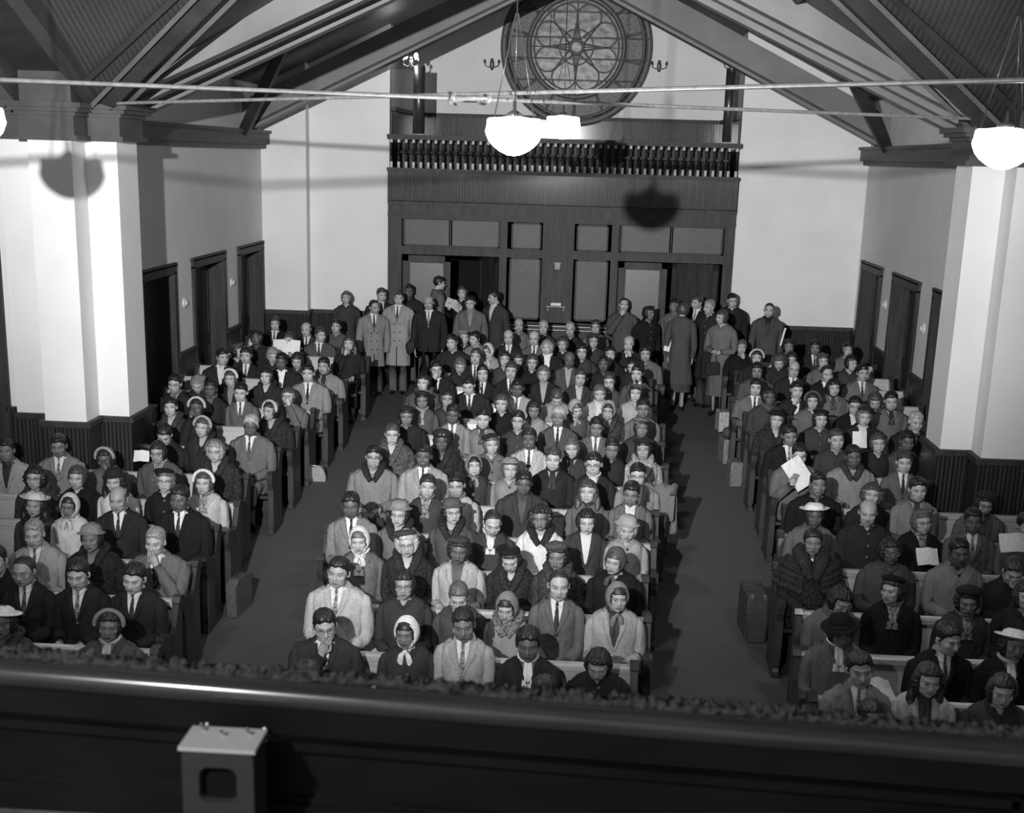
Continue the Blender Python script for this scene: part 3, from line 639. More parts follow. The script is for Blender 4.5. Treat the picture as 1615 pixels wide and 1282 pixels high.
def person(x, y, zf, hz, sex, skin, hair, hat, tone, typ, ex, label, group, standing=False, res=1, byaw=None, hem=.45, gap=.5):
    """x, y: place of the head; zf: floor; hz: height of the face above the floor"""
    rnd = np.random.default_rng(int(abs(x*977)+y*131+hz*37)); man = sex == 'm'
    yaw = pitch = 0.0; F = {}
    for e in ex:
        if e[0] == 'y' and e[1:].lstrip('-').isdigit(): yaw = float(e[1:])
        elif e[0] == 'p' and e[1:].lstrip('-').isdigit(): pitch = float(e[1:])*.68
        else: F[e] = True
    if not any(e[0] == 'y' and e[1:].lstrip('-').isdigit() for e in ex): yaw = rnd.uniform(-9, 9)
    if pitch == 0: pitch = rnd.uniform(-2, 8)
    if byaw is None: byaw = radians(yaw*.25+rnd.uniform(-4, 4))
    else: byaw = radians(byaw)
    by = byaw; hy = radians(yaw)-by
    sk = SKIN[skin]*rnd.uniform(.92, 1.08)
    hs = {'h1': 'm', 'h2': 'm', 'hg': 'm', 'h0': 'bald', 'bald': 'bald', 'hr': 'hr', 'af': 'af', 'b': 'b', 'c': 'c', 'L': 'L', 'u': 'u', 'bl': 'm' if man else 'b', 'bg': 'b'}[hair]
    ht = HAIRT.get(hair, .013 if skin in 'dDt' else rnd.choice([.012, .02, .045, .08]))
    hatk = hat.rstrip('0123456789'); hatt = TONE[int(hat[-1])] if hat != '-' else 0
    o = dict(m=man, hs=hs, ht=ht, hat=hat != '-', hatk=hatk, rnd=rnd, mus='mus' in F)
    q = dict(wd=rnd.uniform(.93, 1.04)*(1 if man else .96), jaw=rnd.uniform(.95, 1.15) if man else rnd.uniform(.8, .95), nose=rnd.uniform(.75, 1.3) if man else rnd.uniform(.6, .95), neck=.055 if man else .046)
    HS = np.array([1.06, 1.0, .97])*(1.0 if man else .95)
    # local frame: origin at the hips (on the seat, or standing), z up, facing -Y
    if standing: hip = hz-.70; s = 1.0
    else: hip = .46; s = (hz-.46)/.71
    sw = (1.05 if man else .94)*rnd.uniform(.96, 1.06)
    if not standing: sw = max(.76, min(sw, gap/.52))
    hc = np.array([0, -.035 if not standing else -.02, .71*s if not standing else .70])
    fwd = ease(8, 40, pitch)*.03; hc = hc+np.array([0, -fwd, 0])
    org = Vector((x, y, zf+hip))-Vector(tuple(Rz(by)@np.array([hc[0], hc[1]+.01, 0])))
    nz = hc[2]-(.129 if man else .126)                      # where the neck meets the collar
    Rh = Rz(hy) @ Rx(radians(pitch)) @ Ry(radians(rnd.uniform(-5, 5)))
    piv = np.array([0, .03, -.09])
    def hd(P): return ((P*HS-piv) @ Rh.T + piv)+hc
    D, r = head_r(q, res); P = D*r[..., None]
    B = MB(); B.grid(hd(P), paint(P, sk, o), wu=True)
    # ---- torso profile (z, half width, half depth, y)
    k = nz
    T = [(-.006, .19, .150, 0), (.10*s, .195, .145, .0), (.24*s, .190, .128, .0), (k-.20, .208, .130, .0), (k-.11, .218, .120, .005), (k-.062, .206, .104, .010),
         (k-.034, .180, .090, .016), (k-.010, .122, .075, .022), (k+.012, .070, .062, .028)]
    if standing: T[0] = (-.02, .175, .13, 0); T[1] = (.10, .168, .122, 0); T[2] = (.24, .178, .118, 0)
    T = [(z, a*sw, b, yc) for z, a, b, yc in T]
    Tz = [t[0] for t in T]; ip = lambda z, i: np.interp(z, Tz, [t[i] for t in T])
    ph = np.linspace(0, 2*pi, 17)[:-1]
    B.grid([surf_ring(a*.86, b*.84, yc, z, ph) for z, a, b, yc in T]+[surf_ring(.05, .05, .03, k+.05, ph, 2)], sk, wu=True)
    # ---- arms
    sh = np.array([.180*sw, .012, k-.100]); pose = 'lap'
    if 'chin' in F or 'hand' in F: pose = 'chin'
    elif 'read' in F: pose = 'read'
    elif 'pockets' in F: pose = 'side'
    elif 'clasp' in F: pose = 'clasp'
    elif standing: pose = 'side'
    arms = []
    for sd in (-1, 1):
        S = sh*np.array([sd, 1, 1]); pz = pose
        if pose == 'chin' and ((sd > 0) == (yaw >= 0)) and 'both' not in F: pz = 'side' if standing else 'lap'
        if pz == 'lap': E = S+np.array([sd*.045*sw, -.03, -.27*s*.95]); Wp = np.array([sd*.085, -.29, .215])
        elif pz == 'side': E = S+np.array([sd*.055, .02, -.30]); Wp = S+np.array([sd*.03, -.04, -.54])
        elif pz == 'clasp': E = S+np.array([sd*.06, -.02, -.29]); Wp = np.array([sd*.05, -.19, k-.42])
        elif pz == 'read': E = S+np.array([sd*.06, -.10, -.24*s]); Wp = np.array([sd*.11, -.30, k-.16])
        else:
            E = S+np.array([sd*.01, -.17, -.24]); Wp = hd(np.array([[sd*.035, -.125, -.15 if 'chin' in F else -.08]]))[0]+np.array([0, 0, -.03])
        arms.append((S, E, Wp, pz, sd))
    ct = TONE[tone]*rnd.uniform(.9, 1.12); fur = typ == 'fur' or typ == 'stole'
    K = MB(); XC = ct
    # ---- coat shell with front opening
    zv = k-.24 if typ in ('co',) else (k-.30 if typ.startswith('op') else (k-.14 if typ.startswith('cs') else k-.055))
    if fur: zv = k-.11
    xo_t = .055 if typ != 'cw' else .035
    zz = np.array(sorted(set([t[0] for t in T]+[zv, zv+.05, k-.15, k-.06, k-.025]))); zz = zz[zz <= k-.004]
    rows = []
    for z in zz:
        a, b, yc = ip(z, 1), ip(z, 2), ip(z, 3); xo = 0.0 if z <= zv else xo_t*((z-zv)/(k-zv))**.8
        p0 = math.asin(min(.95, max((xo/a), 1e-6)**(2.4/2))) if xo > 0 else -.05
        u = np.linspace(p0, 2*pi-p0, 27); R = surf_ring(a, b, yc, z, u)
        if rnd is not None: R = R*(1+.012*np.sin(u*5+z*30+rnd.uniform(0, 6)))[:, None]*[1, 1, 0]+R*[0, 0, 1]
        if fur: R[:, :2] *= 1.09+.03*rnd.uniform(-1, 1, (27, 1))
        rows.append(R)
    if standing:                                  # the skirt of the coat, or a jacket
        hz0 = hem-hip
        for f in (.25, .5, .75, 1.0):
            z = -.02+(hz0+.02)*f; g = 1+(.16 if hem < .7 else .02)*f*(3.2 if 'flare' in F else 1)
            R = surf_ring(.172*sw*g, .125*g, 0, z, np.linspace(.02, 2*pi-.02, 27)); u = np.linspace(0, 2*pi, 27)
            R[:, :2] *= (1+.03*f*np.sin(u*7+1))[:, None]; rows.insert(0, R)
    K.grid(rows, XC)
    for S, E, Wp, pz, sd in arms:
        Cp = catmull([S+np.array([-sd*.03, 0, .012]), S+np.array([sd*.02, -.0, -.05]), E, (E+Wp)/2+np.array([sd*.008, 0, -.008]), Wp], 3)
        rr = np.interp(np.linspace(0, 1, len(Cp)), [0, .15, .5, .75, 1], [.052, .072, .064, .056, .045])*(1.0 if man else .90)*(1.12 if fur else 1)
        K.tube(Cp, rr, 10, XC, up=(0, 1, .2), noise=.05)
        B.tube(Cp, rr*.7, 6, sk, up=(0, 1, .2))
    if not standing:
        for sd in (-1, 1):                        # coat skirt over the thighs
            K.tube([(sd*.085, .0, .100), (sd*.092, -.2, .095), (sd*.10, -.36, .088), (sd*.10, -.42, .03)], [.090, .085, .080, .05], 10, XC, up=(0, 0, 1), noise=.04)
    hc_t = sk
    for S, E, Wp, pz, sd in arms:
        hsz = .90 if man else .82
        if pz == 'lap': hand(B, Wp+np.array([-sd*.004, -.03, -.006]), (-sd*.55, -.8, -.25), (0, -.2, 1), -sd, .55, hc_t, hsz, res)
        elif pz == 'side':
            if 'pockets' not in F: hand(B, Wp+np.array([0, -.005, -.03]), (0, -.15, -1), (sd, 0, 0), sd, .5, hc_t, hsz, res)
        elif pz == 'clasp': hand(B, Wp+np.array([-sd*.02, -.012, 0]), (-sd*.9, -.35, .1), (0, -.8, .6), -sd, .7, hc_t, hsz, res)
        elif pz == 'read': hand(B, Wp+np.array([0, -.01, .03]), (-sd*.2, -.2, 1), (0, 1, .2), -sd, .6, hc_t, hsz, res)
        else: hand(B, Wp+np.array([0, .0, .03]), (-sd*.35, .02, .95), (0, -1, .1), -sd, .75, hc_t, hsz, res)
    # ---- legs
    Lg = MB(); trz = .02 if man else ct*.9; bare = not man
    if standing:
        ft = []
        for sd in (-1, 1):
            xk = sd*(.085 if man else .07)
            top = 0.0; Pl = [(sd*.085, 0, top), (xk, -.005, -.42), (xk, .01, -hip+.09)]
            B.tube([Pl[0], Pl[1], Pl[2], (xk, .0, -hip+.05), (xk, -.10, -hip+.03)], [.075, .048, .034, .034, .026], 8, sk*.8 if bare else sk)
            if man: Lg.tube(Pl[:2]+[(xk, .0, -hip+.05)], [.095, .075, .068], 10, .04*rnd.uniform(.6, 2.5), noise=.03)
            ft.append(xk)
        if not man: Lg.grid([surf_ring(a, b2, 0, z, ph, 2.1) for z, a, b2 in ((.05, .15, .11), (-.1, .18, .13), (-.3, .19, .14), (-hip+.33, .21, .15))], ct*.8, wu=True)
    else:
        ft = [-.10, .10]
        for sd in (-1, 1):
            B.tube([(sd*.08, 0, .06), (sd*.10, -.40, .05), (sd*.10, -.43, -.02), (sd*.10, -.40, -.34), (sd*.10, -.42, -.40), (sd*.10, -.50, -.41)], [.07, .058, .05, .034, .034, .024], 8, sk*.8 if bare else sk)
            if man: Lg.tube([(sd*.085, 0, .095), (sd*.10, -.40, .09), (sd*.10, -.44, -.03), (sd*.10, -.41, -.37)], [.085, .075, .072, .062], 8, .03)
        if not man: Lg.grid([surf_ring(a, .07, yy, z, ph, 2.1) for yy, a, z in ((0, .18, .085), (-.2, .18, .085), (-.38, .17, .075), (-.43, .17, -.1), (-.42, .17, -.22))], ct*.8, wu=True)
    # ---- assemble: the body is the thing, clothing and hair are its parts
    body = B.build('person', 'skin'); body.location = org; body.rotation_euler = (0, 0, by)
    tag(body, label, 'person', group)
    K.build('fur_coat' if fur else 'coat', 'fur' if fur else 'cloth', body)
    Lg.build('trousers' if man else 'skirt', 'cloth', body)
    zs = -hip
    for xk in ft:
        sb = MB(); yo = 0 if standing else -.42
        sb.tube([(xk, yo+.045, zs+.035), (xk, yo, zs+.045), (xk, yo-.10, zs+.032), (xk, yo-.17, zs+.022)], [.034, .042, .040, .022], 8, .012, flat=(1, .8)); sb.build('shoe', 'leather', body)
    if not (hatk in ('scarf',)):
        hb = MB(); hair_shell(D, r, P, o, hb)
        for V in hb.V: V[:] = hd(V)
        hb.build('hair', 'hair', body)
    # ---- neckwear
    n = MB(); inner = int(typ[2]) if len(typ) > 2 and typ[2].isdigit() else None
    def front(z, xx, lift): return float(ip(z, 3)-ip(z, 2)*(1-min(.99, abs(xx)/ip(z, 1))**2.4)**(1/2.4)-lift)
    zt = k+.006
    if typ in ('co',) or typ.startswith('op') or typ.startswith('cf') or typ == 'cf':
        st = {'co': .62, 'op': TONE[inner if inner is not None else 8], 'cf': .3}[typ[:2]]
        sb = MB(); u = np.linspace(-1.15, 1.15, 11)
        sb.grid([surf_ring(ip(z, 1)*.96*f, ip(z, 2)*.96*f2, ip(z, 3), z, u) for z, f, f2 in ((k-.34, .96, .98), (k-.2, .96, 1), (k-.1, .97, 1), (k-.05, .9, 1.0), (k-.015, .85, 1.0), (k+.008, .95, 1.0))], st)
        if typ == 'co' or (typ.startswith('op') and man):                # shirt collar
            sb.lathe([(.062, -.005), (.064, .018), (.060, .034), (.056, .036)], 16, (0, .012, k), st, (1, 1.05))
            for sd in (-1, 1): sb.add([(sd*.008, -.066, k+.012), (sd*.05, -.05, k+.02), (sd*.045, front(k-.03, .045, .012), k-.03), (sd*.016, front(k-.04, .016, .018), k-.045)], [(0, 1, 2, 3)], st)
        sb.build('shirt' if man else 'blouse', 'satin', body)
    if typ == 'co':
        tb = MB(); tt = rnd.choice([.015, .03, .08, .2]); zk = k-.008
        tb.ell((0, front(zk-.012, 0, .008), zk-.014), (.015, .012, .018), 8, tt)
        G = []
        for i, z in enumerate(np.linspace(zk-.03, max(zv-.03, k-.32), 6)):
            ww = .012+.011*i/5*1.6; yy = front(z, 0, .004)+.006; G.append([(-ww, yy+.003, z), (0, yy-.006, z), (ww, yy+.003, z)])
        tb.grid(G, tt); tb.build('necktie', 'pattern', body)
    lw = .062 if man else .055; lt = ct*.93
    if typ == 'co' or typ.startswith('op') or typ == 'cw' or typ.startswith('cs'):
        if typ == 'cw': lw = .05
        cb = MB()
        for sd in (-1, 1):
            G = []
            for f in np.linspace(0, 1, 7):
                z = zv+(k-.012-zv)*f; xo = xo_t*max(f, .001)**.8; wl = lw*(.15+.85*min(1, f*1.5))
                zo = z-.006+.01*f
                G.append([(sd*xo*.93, front(z, xo, -.002), z), (sd*(xo+wl*.15), front(z, xo+wl*.15, .017), z), (sd*(xo+wl*.8), front(zo, xo+wl*.8, .015), zo), (sd*(xo+wl), front(zo, min(xo+wl, ip(z, 1)*.93), .001), zo)])
            cb.grid(G, lt)
        u = np.linspace(.75, 2*pi-.75, 15)
        cb.grid([surf_ring(.062, .060, .022, k+.018, u, 2), surf_ring(.072, .070, .024, k+.030, u, 2), surf_ring(.105*sw, .092, .022, k-.004, u, 2), surf_ring(.13*sw, .095, .018, k-.030, u, 2)], lt)
        cb.build('collar', 'cloth', body)
    if typ.startswith('cs') or (typ.startswith('op') and not man and rnd.random() < .3):
        cs = TONE[inner if inner is not None else 5]; sb = MB()
        sb.tube([(.066*cos(a), .012-.066*sin(a)*1.02, k+.022-.018*max(0, sin(a))) for a in np.linspace(0, 2*pi, 15)], .017, 8, cs, caps=False, noise=.15)
        for sd in (-1, 1):
            G = []
            for f in np.linspace(0, 1, 6):
                z = k-.005-.17*f; cx = sd*(.012+.012*f); wv = .015+.007*f; yy = front(z, .03, .012)
                G.append([(cx-wv, yy+.004, z), (cx, yy-.008, z), (cx+wv, yy+.004, z)])
            sb.grid(G, cs)
        sb.build('scarf', 'pattern' if inner in (3, 4, 5, 7) else 'satin', body)
    if typ.startswith('cf') or fur:
        fc = TONE[int(typ[2])] if typ.startswith('cf') else ct*1.15; fb = MB(); rad = .034 if typ != 'stole' else .06
        Pc = [(.01*0, 0, 0)]
        path = []
        for sd in (-1, 1):
            L_ = [np.array([sd*(.012+.075*f**.8), front(zv-.06+(k+.0-zv+.06)*f, .012+.075*f, .012), zv-.06+(k+.005-zv+.06)*f]) for f in np.linspace(0, 1, 5)]
            path = L_+path if sd < 0 else path+L_[::-1]
        mid = [np.array([.098*cos(a), .028+.088*sin(a), k+.018+.012*sin(a)]) for a in np.linspace(pi, 0, 7)[1:-1]]
        path = path[:5]+mid+path[5:]
        fb.tube(catmull(path, 2), rad, 10, fc, flat=(1.2, .8), noise=.16); fb.build('fur_collar', 'fur', body)
    if typ == 'stole':
        fb = MB()
        for sd in (-1, 1):
            for j in range(4): fb.tube(catmull([(sd*.085, -.115-.01*j, k-.16-.05*j), (sd*(.15+.01*j), -.11, k-.10-.055*j), (sd*(.24+.015*j), -.0, k-.09-.055*j), (sd*(.17), .11, k-.07-.05*j)], 3), .042, 8, ct*(1+.3*(j % 2)), noise=.12)
        fb.build('fur_stole', 'fur', body)
        sb = MB(); sb.grid([surf_ring(ip(z, 1)*.97, ip(z, 2)*1.03, ip(z, 3), z, np.linspace(-.35, .35, 7)) for z in (k-.34, k-.2, k-.1, k-.02)], .66); sb.build('blouse', 'satin', body)
    if 'trim' in F:
        fb = MB()
        for sd in (-1, 1): fb.tube([(sd*.03, -.075, k-.03), (sd*.09, -.10, k-.05), (sd*.155, -.06, k-.055), (sd*.16, .01, k-.02), (sd*.1, .02, k)], .013, 8, .3)
        fb.build('collar_trim', 'satin', body)
    if typ == 'cw' and ('but' in F or (res and rnd.random() < .6)):
        bb = MB()
        for j in range(3):
            z = k-.07-.11*j; bb.ell((.012, front(z, .012, .004), z), (.014, .006, .014), 10, .012 if ct > .05 else .10)
        bb.build('coat_buttons', 'leather', body)
    if typ == 'co' and man and standing and hem < .7:
        bb = MB()
        for j in range(3):
            for sd in (-1, 1): z = k-.30-.14*j; bb.ell((sd*.05, front(z, .05, .004), z), (.013, .006, .013), 8, .02)
        bb.build('coat_buttons', 'leather', body)
    # ---- glasses
    if 'g' in F:
        gb = MB(); gt = rnd.choice([.01, .02, .25]) if man else rnd.choice([.015, .05, .3])
        for sd in (-1, 1):
            gb.tube([(sd*.033+.0205*cos(a), -.101+abs(.0205*cos(a)*sd)*.10, .0+.0165*sin(a)-.001) for a in np.linspace(0, 2*pi, 15)], .0017, 5, gt, caps=False)
            gb.tube([(sd*.053, -.098, .004), (sd*.074, -.03, .006), (sd*.077, .012, .0)], .0018, 5, gt)
        gb.tube([(-.013, -.103, .002), (0, -.106, .006), (.013, -.103, .002)], .0018, 5, gt)
        for V in gb.V: V[:] = hd(V)
        gb.build('glasses', 'leather', body)
    if 'pipe' in F:
        pb = MB(); pb.tube([(.012, -.095, -.072), (.02, -.135, -.085), (.024, -.15, -.083)], .005, 6, .01); pb.lathe([(0, -.02), (.014, -.02), (.017, .0), (.015, .02), (.01, .02)], 10, (.025, -.158, -.08), .012)
        for V in pb.V: V[:] = hd(V)
        pb.build('smoking_pipe', 'leather', body)
    # ---- hats and head coverings
    if o['hat']:
        h = MB(); tilt = rnd.uniform(-.12, .12); x0 = .02*rnd.uniform(-1, 1); mt2 = 'cloth'; nm = 'hat'
        if hatk == 'beret': h.ell((x0, .022, .088), (.103, .105, .036), 18, hatt, noise=.02, R=Ry(tilt*1.5)@Rx(-.28)); h.ell((x0, .022, .062), (.086, .094, .034), 16, hatt); nm = 'beret'
        elif hatk == 'tam': h.ell((x0, .018, .088), (.105, .112, .050), 18, hatt, noise=.04, R=Rx(-.2)); h.ell((x0, .018, .06), (.09, .10, .04), 14, hatt); mt2 = 'fur'
        elif hatk == 'fbonnet': h.ell((0, .02, .08), (.11, .115, .062), 16, hatt, noise=.06, R=Rx(-.2)); h.ell((.02, -.085, .10), (.010, .008, .010), 8, .5); h.ell((-.02, -.085, .10), (.010, .008, .010), 8, .5); mt2 = 'fur'
        elif hatk in ('cloche', 'brim', 'fedora'):
            hgt = {'cloche': .075, 'brim': .065, 'fedora': .085}[hatk]; bw = {'cloche': .028, 'brim': .048, 'fedora': .055}[hatk]
            pr = [(0, hgt), (.05, hgt-.004), (.078, hgt-.022), (.088, .02), (.090, 0), (.092+bw*.5, -.004), (.092+bw, -.012 if hatk != 'brim' else .012), (.092+bw, -.018 if hatk != 'brim' else .006), (.088, -.010)]
            g2 = MB(); g2.lathe(pr, 24, (0, 0, 0), hatt, (1, 1.12)); Rt = Rx(-.16)@Ry(tilt)
            for V, C0 in zip(g2.V, g2.C): h.V.append(V@Rt.T+np.array([0, .016, .062]))
            h.F = g2.F; h.C = g2.C; h.n = g2.n
            if hatk == 'fedora':
                g3 = MB(); g3.lathe([(.0915, .0), (.0905, .022), (.093, .022), (.094, .0)], 24, (0, 0, 0), .01, (1, 1.12))
                for V in g3.V: V[:] = V@Rt.T+np.array([0, .016, .062])
                for V in g3.V: V[:] = hd(V)
                bandm = g3
        elif hatk == 'band':
            a = np.linspace(-.15, pi+.15, 15)
            h.tube([(.101*cos(t), -.018+.012*sin(t), .018+.112*sin(t)) for t in a], [.010]+[.018]*13+[.010], 8, hatt, flat=(1.0, 1.25), up=(0, 1, 0), noise=.04)
            h.ell((0, .03, .066), (.088, .082, .058), 14, hatt*.5 if hatt > .1 else hatt); nm = 'hat'
        elif hatk == 'scarf':
            # kerchief tied under the chin: covers all but the oval of the face
            X, Y_, Z_ = P[..., 0], P[..., 1], P[..., 2]
            face = np.hypot(X/.064, (Z_+.010)/.108); m = np.maximum(ease(.92, 1.08, face), ease(-.045, -.02, Y_))
            cc = np.array((0, .016, -.004)); rr = np.array((.092, .112, .124)); A = ((D/rr)**2).sum(-1); Bq = -2*((D*cc)/rr**2).sum(-1); Cq = ((cc/rr)**2).sum()-1
            re = (-Bq+np.sqrt(np.maximum(Bq*Bq-4*A*Cq, 0)))/(2*A); th = np.maximum(re-r, .009)*ease(-.075, -.03, Y_)+.009*(1-ease(-.075, -.03, Y_))
            th = th+.0025*np.sin(D[..., 1]*22+D[..., 2]*9)
            h.grid(D*(r+np.where(m > .05, th*np.maximum(m, .3), -.004))[..., None], hatt, wu=True, keep=(m > .08) & (P[..., 2] > -.155))
            h.ell((0, -.075, -.135), (.018, .014, .014), 8, hatt)
            for sd in (-1, 1): h.tube([(sd*.005, -.08, -.135), (sd*.025, -.095, -.16), (sd*.035, -.10, -.21), (sd*.03, -.095, -.245)], [.010, .018, .022, .008], 6, hatt, flat=(1.2, .4), up=(0, 1, 0))
            hb = MB(); mk = np.maximum(ease(.050-.3*np.abs(X), .060-.3*np.abs(X), Z_), ease(.052, .060, np.abs(X))*(Z_ > -.03))*ease(-.0, -.02, Y_)*(face < 1.12)
            hb.grid(D*(r+np.where(mk > .05, .007, -.004))[..., None], ht, wu=True, keep=mk > .1)
            for V in hb.V: V[:] = hd(V)
            if hb.F: hb.build('hair', 'hair', body)
            nm = 'headscarf'; mt2 = 'satin'
        for V in h.V: V[:] = hd(V)
        ho = h.build(nm, mt2, body)
        if hatk == 'fedora': bandm.build('hat_band', 'satin', ho)
    return body

SEX = {'h1': '', 'h2': '', 'hg': 'grey-haired', 'hr': 'balding', 'bald': 'bald', 'bl': 'fair-haired', 'bg': 'grey-haired', 'c': 'curly-haired', 'L': 'long-haired', 'u': '', 'af': '', 'b': '', 'h0': 'bald'}
def shade(t): return 'black' if t < 2 else 'dark' if t < 4 else 'grey' if t < 6 else 'light'
def hatword(h):
    k = h.rstrip('0123456789'); t = int(h[-1])
    w_ = {'beret': 'beret', 'tam': 'tam', 'fbonnet': 'fur hat', 'cloche': 'close hat', 'brim': 'brimmed hat', 'fedora': 'felt hat', 'band': 'half hat', 'scarf': 'headscarf'}[k]
    return ('white ' if t >= 8 else shade(t)+' ')+w_
BLOCK = {'L': 'left pews', 'C': 'centre pews', 'R': 'right pews'}
def describe(t, row, pos):
    sex, skin, hair, hat, tone, typ, ex = t; w_ = []
    a = SEX[hair]
    coat = shade(int(tone))+(' fur coat' if typ == 'fur' else ' fur stole' if typ == 'stole' else ' coat')
    if typ.startswith('cf'): coat = shade(int(tone))+' fur-collared coat'
    first = []
    if hat != '-': first.append(hatword(hat))
    elif 'g' in ex: first.append('glasses')
    if hat != '-' and 'g' in ex and len(coat.split()) < 3: first[0] += ', glasses'
    s = ('%s person' % a if a and hat == '-' else 'person')+' in '+(' and '.join(first+[coat]))
    return s+', %s row, %s, %s from left' % (ORD[row], BLOCK[pos[0]], ORD[pos[1]])
